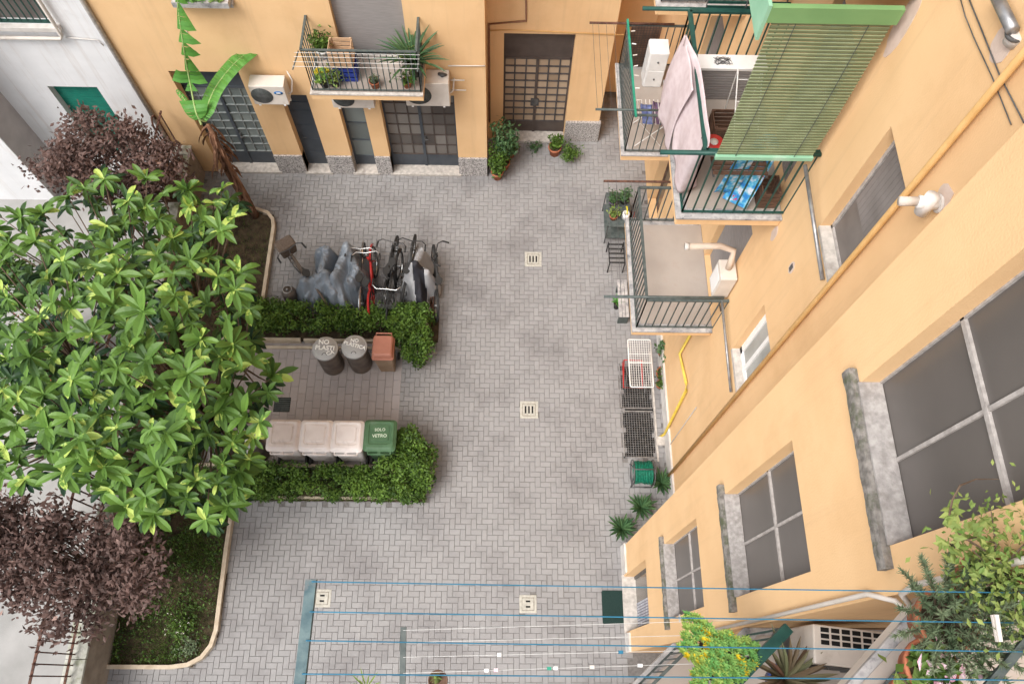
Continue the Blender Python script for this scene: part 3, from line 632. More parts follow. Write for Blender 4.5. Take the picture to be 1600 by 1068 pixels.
def wheelie(mt, label, loc, grp, rz=0, w=.29, d=.29, h=1.0):
    t = thing('wheelie_bin', label, 'bin', loc, grp, rz)
    mb = MB(); loft(mb, [[(x*.78,y*.78+.01,z) for x,y in rrect(-w,w,-d,d,.05)] if z < .1 else [(x*.95,y*.95,z) for x,y in rrect(-w,w,-d,d,.05)] for z in (.05,h-.08)]+[[(x,y,h-.075) for x,y in rrect(-w,w,-d,d,.05)],[(x,y,h-.045) for x,y in rrect(-w,w,-d,d,.05)]])
    mb.build('body', mt, t, local=True, bevel=.006)
    mb = MB(); R = lambda k, z, dy=0: [(x*k,y*k+dy,z) for x,y in rrect(-w,w,-d,d,.07)]
    loft(mb, [R(1.03,h-.043),R(1.03,h-.02),R(.93,h+.005),R(.84,h+.028,.015),R(.70,h+.032,.03),R(.67,h+.02,.03)], smooth=False)
    ld = mb.build('lid', mt, t, local=True, bevel=.004)
    mb = MB(); loft(mb, [[(x*.56,y*.52+.035,z) for x,y in rrect(-w,w,-d,d,.09)] for z in (h+.018,h+.034)]+[[(x*.5,y*.46+.035,h+.036) for x,y in rrect(-w,w,-d,d,.09)]]); mb.build('raised_panel', mt, ld, local=True)
    mb = MB(); mb.tube([(-w*.7,-d-.05,h-.05),(w*.7,-d-.05,h-.05)],.016,8)
    for x in (-w*.7,-w*.05,w*.05,w*.7): mb.box(x-.012,x+.012,-d-.05,-d*.9,h-.07,h-.035)
    mb.build('handle', mt, t, local=True)
    for s in (-1,1):
        mb = MB(); mb.lathe([(0,-.02),(.09,-.02),(.1,-.012),(.1,.012),(.09,.02),(0,.02)],n=16); mb.v = [(v[2]+s*(w*.78+.03),v[1]-d*.75,v[0]+.1) for v in mb.v]; mb.build('wheel', M['black'], t, local=True)
    return t, ld
G = 'wheelie bins standing in a row before the southern hedge'
wheelie(M['white_plastic2'], 'dusty greyish pale wheelie bin at the left end of the row', (-3.90,4.07,0), G)
wheelie(M['white_plastic'], 'middle one of the three pale wheelie bins', (-3.315,4.065,0), G)
wheelie(M['white_plastic'], 'pale pinkish white wheelie bin touching the green one', (-2.75,4.06,0), G)
t, ld = wheelie(M['green_plastic'], 'green wheelie bin with white lettering on its lid', (-2.155,4.08,0), G)
M['chalk'] = mat('white_marker_paint', (.75,.75,.72), (.85,.85,.82), 30, .8)
M['chalkg'] = mat('faded_white_paint', (.42,.5,.38), (.68,.73,.6), 30, .8)
for txt, dx, dy, sz in (('SOLO',0,.085,.075),('VETRO',0,-.03,.085)):
    text_mb(txt, sz, (dx,dy+.01,1.037), .002, .03).build('lettering', M['chalkg'], ld, local=True)
def can(label, loc, txt, mt=M['gmetal'], r=.235, h=.88, rz=0):
    t = thing('metal_bin', label, 'bin', loc, 'round metal dustbins in the bin yard')
    mb = MB(); prof = [(0,0),(r*.93,0),(r*.95,.03)]
    for k in range(1,10): prof += [(r*(.95+.03*k/9),.03+(h-.08)*k/10),(r*(.955+.03*k/9)-.006,.03+(h-.08)*k/10+.02)]
    prof += [(r,h-.04),(r*.96,h-.02),(0,h-.02)]; mb.lathe(prof, n=30); mb.build('body', M['bindk'], t, local=True)
    mb = MB(); mb.lathe([(r*1.04,h-.06),(r*1.06,h-.01),(r*1.03,h+.005),(r*.96,h-.002),(r*.9,h+.006),(r*.4,h+.018),(0,h+.02)], n=34); ld = mb.build('lid', mt, t, local=True)
    mb = MB(); mb.torus((0,-r*.62,h+.012),.045,.009,'z',12,6,t0=0,t1=PI); mb.v = [(v[0],v[1]*1.0,v[2]) for v in mb.v]; mb.build('lid_handle', M['dkgrey'], ld, local=True)
    for s, sz, x, y, rr in txt: text_mb(s, sz, (x,y,h+.021-.012*0), .006, rr, bold=.02).build('lettering', M['chalk'], ld, local=True)
    for s in (-1,1): mb = MB(); mb.torus((s*r*1.0,0,h*.75),.05,.008,'y',12,6); mb.build('side_handle', M['dkgrey'], t, local=True)
    return t
can('round metal dustbin with NO PLASTICA painted in three lines on its lid', (-3.345,5.83,0), (('NO',.13,-.03,.12,.0),('PLASTI',.125,.0,.0,-.05),('CA',.11,.11,-.1,.3)))
can('round metal dustbin with NO PLASTICA on its lid beside the brown bin', (-2.79,5.87,0), (('NO',.10,.0,.12,-.05),('PLASTICA',.1,.01,.02,-.28)))
can('metal dustbin half hidden under the big loquat leaves at the left of the bins', (-4.62,4.0,0), (('NO',.11,0,.1,0),('VETRO',.11,0,.0,0)))
can('dark dustbin hidden deepest under the loquat leaves', (-5.2,4.05,0), (), M['dkgrey'])
t = thing('food_waste_bin', 'brown lidded food waste bin beside the two lettered dustbins', 'bin', (-2.24,5.86,0))
w_, d_, h_ = .2,.23,.86
mb = MB(); loft(mb, [[(x*k,y*k+dy,z) for x,y in rrect(-w_,w_,-d_,d_,.03)] for k,z,dy in ((.72,.04,.0),(.93,h_-.1,0),(1,h_-.09,0),(1,h_-.05,0))]); mb.build('body', mat('bin_beige_brown_plastic',(.25,.17,.11),(.33,.24,.17),4,.6), t, local=True, bevel=.005)
mb = MB(); loft(mb, [[(x*k,y*k+dy,z) for x,y in rrect(-w_,w_,-d_,d_,.045)] for k,z,dy in ((1.06,h_-.05,0),(1.06,h_-.02,0),(.97,h_+.0,.0),(.92,h_+.07,.02),(.8,h_+.09,.03))]); ld = mb.build('lid', M['brown_plastic'], t, local=True, bevel=.008)
mb = MB(); mb.tube([(-.15,.23,h_-.02),(-.15,.3,h_+.02),(.15,.3,h_+.02),(.15,.23,h_-.02)],.016,8); mb.build('handle', M['brown_plastic'], t, local=True)
for s in (-1,1): mb = MB(); mb.lathe([(0,-.02),(.08,-.02),(.08,.02),(0,.02)],n=14); mb.v = [(v[2]+s*.2,v[1]+.16,v[0]+.08) for v in mb.v]; mb.build('wheel', M['black'], t, local=True)

# ================================================================ BICYCLES
def bicycle(label, loc, rz, fm, lean=.0, basket=None, barm=None, scale=1, steer=0, low=False, guards=True):
    t = thing('bicycle', label, 'bicycle', loc, 'bicycles parked against the northern hedge', rz)
    t.rotation_euler = (0, lean, rz); R = .335
    for y in (-.53,.53):
        mb = MB(); mb.torus((0,y,R),R-.02,.026,'x',30,7); wl = mb.build('wheel', M['black'], t, local=True)
        mb = MB(); mb.torus((0,y,R),R-.045,.01,'x',28,5); mb.build('rim', M['chrome'], wl, local=True)
        mb = MB()
        for k in range(14): a = 2*PI*k/14; mb.tube([(.0,y,R),(0,y+math.cos(a)*(R-.05),R+math.sin(a)*(R-.05))],.0022,4)
        mb.lathe([(.0,-.05),(.025,-.05),(.025,.05),(0,.05)],n=10); k0 = len(mb.v)-40; mb.v[k0:] = [(v[2],v[1]+y,v[0]+R) for v in mb.v[k0:]]
        mb.build('spokes', M['steel'], wl, local=True)
    bb, hd0, hd1, st = V3((0,-.06,.28)), V3((0,.38,.62)), V3((0,.33,.88)), V3((0,-.18,.78))
    if low: top = [(hd0+V3((0,0,.02)), bb+V3((0,-.05,.12)))]
    else: top = [(hd1-V3((0,0,.06)), st-V3((0,0,.04)))]
    mb = MB(); mb.tube([hd0,hd1],.028,8); mb.tube([hd0,bb],.027,8); mb.tube([bb,st],.024,8)
    for a, b in top: mb.tube([a,b],.024,8)
    for s in (-1,1):
        mb.tube([bb,(s*.05,-.53,R)],.011,6); mb.tube([(0,-.16,.7),(s*.05,-.53,R)],.009,6); mb.tube([hd0,(s*.05,.45,.5),(s*.05,.53,R)],.012,6)
    mb.build('frame', fm, t, local=True)
    if guards:
        for y_, a_, b_ in ((-.53,.3,2.9),(.53,.5,2.4)): mb = MB(); mb.torus((0,y_,R),R+.025,.022,'x',16,5,t0=a_,t1=b_); mb.build('mudguard', fm if guards == 1 else guards, t, local=True)
    barm = barm or M['chrome']
    mb = MB(); c = V3((0,.33,1.0)); mb.tube([hd1,c],.013,6)
    cs, sn = math.cos(steer), math.sin(steer)
    H = [(-.29,-.16,.03),(-.28,-.02,.03),(-.2,.05,.02),(0,.03,0),(.2,.05,.02),(.28,-.02,.03),(.29,-.16,.03)]
    H = [c+V3((x*cs-y*sn,x*sn+y*cs,z)) for x,y,z in H]; mb.tube(H,.012,7)
    hb = mb.build('handlebar', barm, t, local=True)
    for i in (0,5): mb = MB(); mb.tube([H[i],H[i+1]],.018,7); mb.build('grip', M['black'], hb, local=True)
    mb = MB(); mb.tube([st,(0,-.2,.93)],.013,6)
    loft(mb, [[(x*k,y,z) for x,y,k,z in r] for r in ([( math.cos(a)*.075, -.24+math.sin(a)*.13, 1 if math.sin(a)<.2 else .35, .93) for a in [2*PI*i/14 for i in range(14)]],[( math.cos(a)*.08, -.24+math.sin(a)*.14, 1 if math.sin(a)<.2 else .35, .965) for a in [2*PI*i/14 for i in range(14)]])])
    mb.build('saddle', M['black'], t, local=True, bevel=.01)
    mb = MB(); mb.tube([(0.06,-.06,.28),(.07,.02,.13)],.01,5); mb.tube([(-.06,-.06,.28),(-.07,-.14,.43)],.01,5); mb.box(.06,.15,-.02,.06,.12,.135); mb.box(-.15,-.06,-.18,-.1,.42,.435); mb.torus((.03,-.06,.28),.09,.008,'x',18,4); mb.build('pedals', M['dkgrey'], t, local=True)
    if basket:
        mb = MB()
        if basket == 'wire':
            y0 = .43
            for k in range(6):
                z = .68+k*.05; e = .13+.03*k/5
                P = rrect(-e-.04,e+.04,y0,y0+.2+.03*k/5,.03,3); mb.tube([(x,y,z) for x,y in P]+[(*P[0],z)],.003,4)
            for k in range(9): x = -.16+k*.04; mb.tube([(x*.85,y0,.68),(x,y0,.93)],.0025,4); mb.tube([(x*.85,y0+.2,.68),(x,y0+.23,.93)],.0025,4); mb.tube([(x*.85,y0,.68),(x*.85,y0+.2,.68)],.0025,4)
        else:
            loft(mb, [[(x*k,.52+y*k,z) for x,y in rrect(-.19,.19,-.14,.14,.05)] for k,z in ((.85,.72),(1,.98),(1.03,1.0),(.9,1.03))])
        mb.build('basket', M['dkgrey'] if basket == 'wire' else M['brown_leather'], t, local=True)
    return t
def at_(px, py, z): p = AZ(px, py, z); return (p.x, p.y, 0)
p = at_(480,418,.5); bicycle('old bicycle with a brown covered basket turned away at the left end of the row', (p[0]-.05,p[1]-.15,0), math.radians(38), M['brown_leather'], 0, 'cloth', M['dkgrey'], guards=1)
p = at_(563,432,.5); bicycle('dark bicycle with bright handlebar right of the grey tarpaulins', p, .03, M['black'], .06, guards=M['chrome'])
p = at_(583,438,.5); bicycle('red bicycle with red mudguards', p, .04, M['red'], -.08, None, M['chrome'], low=True)
p = at_(605,420,.5); bicycle('black bicycle leaning over between the red one and the wire basket one', p, -.14, M['black'], .10, guards=False, barm=M['dkgrey'])
p = at_(617,445,.5); bicycle('black bicycle with wire basket and swept pale handlebar facing the hedge', p, PI-.1, M['black'], .05, 'wire')
p = at_(634,418,.5); bicycle('dark bicycle with its front wheel raised against the silver cover', p, -.12, M['dkgrey'], .12, guards=False, barm=M['black'])
p = at_(675,436,.5); bicycle('black bicycle peeping out from under the silver cover', p, .10, M['black'], .16, guards=False, barm=M['black'], steer=1.2)
p = AZ(452,458,.4); t = thing('gas_cylinder', 'dark cylinder with a bright metal collar standing by the left end of the hedge', 'cylinder', (p.x,p.y,0))
mb = MB(); mb.lathe([(0,.0),(.13,.0),(.15,.04),(.15,.42),(.12,.5),(.05,.53),(0,.53)],n=20); mb.build('body', M['bindk'], t, local=True)
mb = MB(); mb.torus((0,0,.58),.09,.012,'z',18,6); mb.tube([(-.09,0,.5),(-.09,0,.58)],.01,5); mb.tube([(.09,0,.5),(.09,0,.58)],.01,5); mb.lathe([(.02,.5),(.03,.56),(.02,.6),(0,.6)],n=8); mb.build('collar', M['steel'], t, local=True)
def cover(label, loc, rz, L, prof, mt, seed, stripe=None, grp='covers drawn over parked bicycles'):
    # prof: list of (s, half width at top, half width at hem, height) along the length
    ns, ntt = 17, 13; mb = MB(); mb.smooth = True; mb2 = MB(); mb2.smooth = True
    def P(s, tt):
        for k in range(len(prof)-1):
            if prof[k][0] <= s <= prof[k+1][0]:
                f = (s-prof[k][0])/(prof[k+1][0]-prof[k][0]); f = f*f*(3-2*f); q = [prof[k][i]*(1-f)+prof[k+1][i]*f for i in range(4)]; break
        wt, wb, h = q[1], q[2], q[3]; a = abs(tt); sg = 1 if tt >= 0 else -1
        if a < .25: x = wt*a/.25; z = h-.05*(a/.25)**2
        else: f = (a-.25)/.75; x = wt+(wb-wt)*f; z = h-.05-(h-.16)*f**1.3
        fold = (abs(math.sin(s*8+seed+tt*2.2))-.6)*.13*a+(abs(math.sin(s*15-tt*3+seed*2))-.6)*.06*a+(abs(noise.noise(V3((s*6,tt*2.5,seed))))-.2)*.12
        fold += rnd.gauss(0,.010)
        return (sg*(x+fold*.8), (s-.5)*L*(1-.06*a)+fold*.35, max(.04, z+fold*.55+noise.noise(V3((s*6,tt*2,seed+9)))*.07*a))
    vs = {}
    for i in range(ns+1):
        for j in range(ntt+1): vs[i,j] = P(i/ns, -1+2*j/ntt)
    t = thing('bicycle_cover', label, 'cover', loc, grp, rz)
    for i in range(ns):
        for j in range(ntt):
            m_ = mb2 if stripe and stripe(i/ns, -1+2*(j+.5)/ntt) else mb
            m_.add([vs[i,j],vs[i+1,j],vs[i+1,j+1],vs[i,j+1]], [(0,1,2,3)])
    def merge(m_):
        idx = {}; nv = []; nf = []
        for f in m_.f:
            g = []
            for k in f:
                key = tuple(round(c,5) for c in m_.v[k])
                if key not in idx: idx[key] = len(nv); nv.append(m_.v[k])
                g.append(idx[key])
            nf.append(tuple(g))
        m_.v, m_.f = nv, nf
    merge(mb)
    for ring in (0, ns):   # close the two ends
        r = [vs[ring,j] for j in range(ntt+1)]; mb.add(r, [tuple(range(len(r)))] , None, False)
    mb.sm = [False]*len(mb.sm); mb.build('fabric', mt, t, local=True, solid=.004)
    if mb2.f: merge(mb2); mb2.build('dark_panel', M['tarpblack'], t, local=True, solid=.004)
    return t
def drape(label, segs, mt, seed, k=2.3, nf=9, amp=.10, stripe=None, hem=.16):
    S = [(AZ(a_,b_,c_), AZ(d_,e_,f_)) for a_,b_,c_,d_,e_,f_ in segs]; pts = [p for s_ in S for p in s_]
    cx = sum(p.x for p in pts)/len(pts); cy = sum(p.y for p in pts)/len(pts); st = .022
    x0, x1 = min(p.x for p in pts)-.45, max(p.x for p in pts)+.45; y0, y1 = min(p.y for p in pts)-.45, max(p.y for p in pts)+.45
    nx, ny = int((x1-x0)/st), int((y1-y0)/st)
    def H(x, y):
        best = 0
        for a_, b_ in S:
            d = V3((b_.x-a_.x,b_.y-a_.y,0)); q = V3((x-a_.x,y-a_.y,0)); f = max(0,min(1,q.dot(d)/max(d.dot(d),1e-6))); c_ = a_.lerp(b_,f); r = math.hypot(x-c_.x,y-c_.y)
            z = c_.z-.2*r-k*max(0,r-.06)
            best += math.exp(11*z)
        z = math.log(max(best,1e-9))/11; an = math.atan2(y-cy,x-cx); dn = max(0,min(1,(1.0-z)/.5))
        w_ = an*nf+3.0*noise.noise(V3((x*3,y*3,seed))); fo = (1-abs(math.sin(w_)))**2*amp*dn+.5*amp*(1-abs(math.sin(w_*.43+z*5+seed)))**3
        return z+fo+.025*noise.noise(V3((x*5,y*5,seed)))+.015*(1-abs(noise.noise(V3((x*13,y*13,seed+3))))*4)
    Z = {(i,j): H(x0+i*st,y0+j*st) for i in range(nx+1) for j in range(ny+1)}
    t = thing('bicycle_cover', label, 'cover', (cx,cy,0), 'covers drawn over parked bicycles'); M1, M2 = MB(), MB(); I1, I2 = {}, {}
    for i in range(nx):
        for j in range(ny):
            c4 = [(i,j),(i+1,j),(i+1,j+1),(i,j+1)]
            hm = hem+.10*noise.noise(V3((i*.12,j*.12,seed)))
            if max(Z[c_] for c_ in c4) < hm: continue
            use, I = (M2, I2) if stripe and stripe(x0+(i+.5)*st, y0+(j+.5)*st) else (M1, I1); f = []
            for c_ in c4:
                if c_ not in I: I[c_] = len(use.v); use.v.append((x0+c_[0]*st, y0+c_[1]*st, max(Z[c_], hm-.06)))
                f.append(I[c_])
            use.f.append(tuple(f)); use.a.append(.5); use.sm.append(True)
    M1.build('fabric', mt, t, solid=.004)
    if M2.f: M2.build('dark_panel', M['tarpblack'], t, solid=.004)
drape('narrow grey tarpaulin over the second bicycle from the left', [(510,388,.95,500,425,.9),(497,392,.85,510,388,.95)], M['tarp'], 1, 4.5, 5, .07)
drape('tall grey tarpaulin beside the dark bicycle with bright handlebar', [(541,384,1.05,522,432,.95),(541,384,1.05,556,420,.85),(522,432,.95,535,470,.55),(556,420,.85,545,440,.8)], M['tarp'], 3, 3.0, 7, .09)
drape('wide grey tarpaulin draped over the bicycle with the brown basket', [(508,428,.95,474,438,.85),(508,428,.95,492,466,.5),(474,438,.85,480,458,.6),(508,428,.95,520,455,.75)], M['tarp'], 6, 3.0, 8, .09)
sx = AZ(652,400,.9); sx2 = AZ(658,475,.5)
def strp(x, y):
    f = (y-sx.y)/(sx2.y-sx.y); xc = sx.x+(sx2.x-sx.x)*f; return f > .25 and -.10 < x-xc < .12
drape('silver cover with a black panel at the right end of the bicycle row', [(658,390,.85,648,415,1.02),(648,415,1.02,638,424,.9),(648,415,1.02,666,424,.9),(648,415,1.02,657,470,.5),(642,430,.8,655,465,.55)], M['tarpsilver'], 11, 4.0, 5, .05, stripe=strp)
p = AZ(677,483,0); t = thing('bike_rack', 'low brown steel hoop at the right end of the bicycle row beside the hedge', 'rack', (p.x,p.y,0))
mb = MB(); mb.tube([(p.x-.04,p.y+.12,0),(p.x-.04,p.y+.12,.3),(p.x+.03,p.y+.12,.33),(p.x+.03,p.y-.18,.33),(p.x-.04,p.y-.18,.3),(p.x-.04,p.y-.18,0)],.014,6); mb.build('hoop', M['rust'], t)
mb = MB(); mb.box(p.x-.07,p.x+.02,p.y-.2,p.y+.14,0,.03); mb.build('foot', M['rust'], t)

# ================================================================ PLANTS
def blade(mb, b, d, L, wd, droop=.3, segs=5, a=.5, fold=.15, up=V3((0,0,1)), tip=.15, base=.35):
    b, d = V3(b), V3(d).normalized(); s = d.cross(up)
    s = s.normalized() if s.length > .05 else V3((1,0,0)); pts = []; p = b.copy(); dd = d.copy()
    vs = []
    for i in range(segs+1):
        f = i/segs; wv = wd*(base+(1-base)*math.sin(min(1,f*1.6)*PI/2)) if f < .62 else wd*max(0,(1-((f-.62)/.38)**1.7)*1.0)
        n = s.cross(dd).normalized(); k = n*fold*wv
        vs += [p-s*wv/2+k, p, p+s*wv/2+k]
        p = p+dd*L/segs; dd = (dd+V3((0,0,-droop/segs*1.6))).normalized()
    fs = []
    for i in range(segs):
        q = i*3; fs += [(q,q+1,q+4,q+3),(q+1,q+2,q+5,q+4)]
    mb.add(vs, fs, a, False)
def rosette(mb, c, n, L, wd, a0, a1, tilt=.35, axis=None, droop=.5, spread=.25):
    c = V3(c); ax = V3((rnd.gauss(0,spread),rnd.gauss(0,spread),1)).normalized() if axis is None else V3(axis).normalized()
    e = ax.orthogonal().normalized(); g = ax.cross(e); ph = rnd.random()*6
    for k in range(n):
        an = ph+k*2.39996; ti = tilt+(.9*(1-k/n))*.55 - .25
        d = (e*math.cos(an)+g*math.sin(an))+ax*ti*1.0; d += V3((rnd.gauss(0,.15),rnd.gauss(0,.15),rnd.gauss(0,.15)))
        a = a0+(a1-a0)*(k/n)+rnd.gauss(0,.14)
        blade(mb, c-ax*.05*(1-k/n), d, L*rnd.uniform(.75,1.1)*(1-.25*(k/n)**2), wd*rnd.uniform(.8,1.15), droop*rnd.uniform(.6,1.4), 5, min(1,max(0,a)), .22)
def quadleaf(mb, c, s, a, flat=.5):
    n = V3((rnd.gauss(0,1),rnd.gauss(0,1),rnd.gauss(0,1)+flat*2)).normalized(); e = n.orthogonal().normalized(); g = n.cross(e)
    an = rnd.random()*PI*2; u = (e*math.cos(an)+g*math.sin(an)); v = n.cross(u); c = V3(c); l = s*rnd.uniform(.7,1.3); w_ = l*.5
    mb.add([c-u*l/2, c+v*w_/2-n*l*.06, c+u*l/2, c-v*w_/2-n*l*.06], [(0,1,2,3)], a, False)
def samp(P):
    xs = [p[0] for p in P]; ys = [p[1] for p in P]
    while True:
        x, y = rnd.uniform(min(xs),max(xs)), rnd.uniform(min(ys),max(ys))
        if inpoly(x,y,P): return x, y
# --- loquat
LP = [(-40,325),(40,318),(90,322),(130,275),(170,268),(185,300),(240,265),(275,290),(345,290),(372,305),(385,345),(335,365),(330,400),(385,425),(405,450),(385,490),(350,500),(390,530),(425,560),(430,600),(420,660),(395,690),(415,720),(400,765),(360,790),(335,825),(290,790),(235,810),(195,822),(170,775),(110,745),(60,765),(0,750),(-40,770)]
t = thing('loquat_tree', 'big loquat tree with rosettes of long bright green leaves filling the left of the yard', 'tree', (-6.15,4.7,0))
crown = MB(); tips = []
cen = (190,540)
def crown_z(x, y):
    d = math.hypot((x-cen[0])/250,(y-cen[1])/290); return 5.3-1.5*min(1.2,d)**2
k = 0; placed = []
while k < 165:
    x, y = samp(LP)
    if min([math.hypot(x-a,y-b) for a,b in placed] or [99]) < 25: 
        k += .03; continue
    placed.append((x,y)); z = crown_z(x,y)+rnd.uniform(-.5,.35); c = AZ(x,y,z); tips.append(c)
    yel = rnd.random() < .05
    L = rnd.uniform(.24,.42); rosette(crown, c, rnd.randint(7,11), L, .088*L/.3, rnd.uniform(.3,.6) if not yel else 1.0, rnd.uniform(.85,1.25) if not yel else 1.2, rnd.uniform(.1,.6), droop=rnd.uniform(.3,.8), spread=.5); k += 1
low = []
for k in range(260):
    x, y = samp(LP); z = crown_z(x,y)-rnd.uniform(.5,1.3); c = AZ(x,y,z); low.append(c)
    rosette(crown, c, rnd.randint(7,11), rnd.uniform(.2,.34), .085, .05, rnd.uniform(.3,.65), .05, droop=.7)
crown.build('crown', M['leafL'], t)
tr = MB(); base = V3((-6.15,4.7,0)); fork = V3((-5.9,4.6,1.5)); tr.tube([base,V3((-6.1,4.68,.7)),fork],[.13,.11,.1],10)
mains = []
for i in range(7):
    an = 2*PI*i/7+.3; q = V3((-5.35+math.cos(an)*1.2, 4.3+math.sin(an)*1.25, 3.1+rnd.uniform(-.3,.3))); m1 = fork.lerp(q,.5)+V3((0,0,-.15)); tr.tube([fork,m1,q],[.07,.05,.035],7); mains.append(q); mains.append(m1)
for c in tips+low[::2]:
    q = min(mains, key=lambda m_: (m_-c).length); mid = q.lerp(c,.55)+V3((0,0,-.1)); tr.tube([q,mid,c-V3((0,0,.03))],[.022,.013,.007],5)
tr.build('trunk', M['bark'], t)
# --- purple plums
def leafy_tree(name, label, base, poly, zr, n, mt, s, nclump, r, grp=None, gaps=()):
    t = thing(name, label, 'tree', base, grp); cr = MB(); tw = MB(); cl = []; fork = V3(base)+V3((0,0,1.2)); tw.tube([V3(base),fork],[.07,.05],8)
    for k in range(nclump):
        x, y = samp(poly)
        if any(math.hypot(x-a,y-b) < q for a,b,q in gaps): continue
        c = AZ(x,y,rnd.uniform(*zr)); cl.append(c)
        m1 = fork.lerp(c,.5)+V3((0,0,-.12)); tw.tube([fork,m1,c],[.014,.009,.004],4)
    for k in range(n):
        c = rnd.choice(cl); q = V3((rnd.gauss(0,r),rnd.gauss(0,r),rnd.gauss(0,r*.8)))
        quadleaf(cr, c+q, s, min(1,max(0,.45+q.z/r*.12+rnd.gauss(0,.2))))
    cr.build('crown', mt, t); tw.build('trunk', M['bark'], t); return t
PL1 = [(-30,780),(60,790),(110,782),(160,800),(235,825),(255,850),(252,900),(225,950),(175,950),(150,985),(60,985),(55,945),(-10,920),(-30,900)]
PL2 = [(62,285),(48,245),(95,222),(98,198),(140,172),(195,195),(232,205),(255,232),(282,250),(285,285),(225,300),(170,310),(110,300)]
leafy_tree('plum_tree', 'purple leaved plum spreading over the low wall at the lower left', (-6.3,1.5,0), PL1, (2.0,3.1), 8500, M['leafP'], .10, 120, .13, 'purple leaved plums', ((110,870,18),(95,840,10)))
leafy_tree('plum_tree', 'purple leaved plum in front of the white building at the far left', (-6.3,8.9,0), PL2, (2.0,3.2), 8000, M['leafP'], .10, 110, .13, 'purple leaved plums', ((195,245,8),))
# --- hedges
def hedge(label, pts, rects, n):
    t = thing('hedge', label, 'hedge', pts, 'clipped hedges round the bin yard'); cr = MB(); st = MB()
    ar = [(b-a)*(d-c) for a,b,c,d,h in rects]; cl = []
    for (a,b,c,d,h), A_ in zip(rects, ar):
        for k in range(int(A_*62)+6):
            x, y = rnd.uniform(a,b), rnd.uniform(c,d); hh = h*(.86+.25*noise.noise(V3((x*3,y*3,h)))+rnd.gauss(0,.05))
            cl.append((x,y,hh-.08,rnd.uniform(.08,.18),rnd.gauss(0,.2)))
        for k in range(int((b-a+d-c)*12)):
            q = rnd.random(); x, y = rnd.choice(((rnd.uniform(a,b),c+.03),(rnd.uniform(a,b),d-.03),(a,rnd.uniform(c,d)),(b,rnd.uniform(c,d))))
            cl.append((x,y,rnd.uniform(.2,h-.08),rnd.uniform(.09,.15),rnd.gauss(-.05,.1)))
    for k in range(n):
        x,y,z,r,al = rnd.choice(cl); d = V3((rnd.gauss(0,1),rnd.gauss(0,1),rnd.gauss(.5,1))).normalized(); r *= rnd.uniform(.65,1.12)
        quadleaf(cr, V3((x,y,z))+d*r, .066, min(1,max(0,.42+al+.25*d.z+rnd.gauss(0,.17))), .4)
    for k in range(int(n/160)):
        a,b,c,d,h = rnd.choices(rects, ar)[0]; x,y = rnd.uniform(a+.05,b-.05), rnd.uniform(c+.05,d-.05)
        st.tube([(x,y,.0),(x+rnd.gauss(0,.04),y+rnd.gauss(0,.04),h*.5),(x+rnd.gauss(0,.1),y+rnd.gauss(0,.1),h*.85)],[.009,.007,.004],4)
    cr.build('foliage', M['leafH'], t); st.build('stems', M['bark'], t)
hedge('clipped green hedge between the bicycles and the lettered dustbins', (-3.4,6.6,0), [(-5.5,-1.75,6.44,6.93,.68),(-4.95,-4.4,6.44,7.0,.7),(-2.1,-1.42,6.1,6.85,.86),(-1.85,-1.42,5.8,6.4,.8)], 21000)
hedge('clipped green hedge behind the pale and green wheelie bins, widening at its right end', (-3.2,3.4,0), [(-4.95,-1.7,3.08,3.6,.62),(-2.2,-1.4,3.08,3.8,.82),(-1.85,-1.4,3.4,4.05,.85),(-1.8,-1.6,4.0,4.3,.85),(-1.45,-1.26,3.3,3.95,.72)], 22000)
# --- banana
t = thing('banana_plant', 'banana plant with two huge leaves in front of the left hand door', 'plant', (-5.37,9.29,0))
mb = MB(); b0 = V3((-5.37,9.29,0)); b1 = AZ(325,195,3.05); mb.tube([b0,b0.lerp(b1,.25)+V3((.02,0,0)),b0.lerp(b1,.6),b1],[.08,.065,.055,.04],12)
mb.tube([b0+V3((-.12,.1,0)),b0.lerp(b1,.5)+V3((-.14,.06,0)),b1+V3((-.1,.05,-.5))],[.06,.05,.03],8)
for k in range(16): z = .5+k*.15; p = b0.lerp(b1,z/3.05); an = rnd.random()*6; mb.tube([p+V3((math.cos(an)*.06,math.sin(an)*.06,.1)),p+V3((math.cos(an)*.11,math.sin(an)*.11,-.05)),p+V3((math.cos(an)*.13,math.sin(an)*.13,-.25))],[.02,.025,.006],5)
for k in range(26):
    p = b0.lerp(b1, rnd.uniform(.55,1.0)); an = rnd.random()*6; L_ = rnd.uniform(.3,.8); blade(mb, p+V3((math.cos(an)*.05,math.sin(an)*.05,0)), V3((math.cos(an)*.6-.3,math.sin(an)*.6,-.9)), L_, rnd.uniform(.04,.1), .6, 5, .5, .3, base=.8)
mb.build('trunk', M['barkrust'], t)
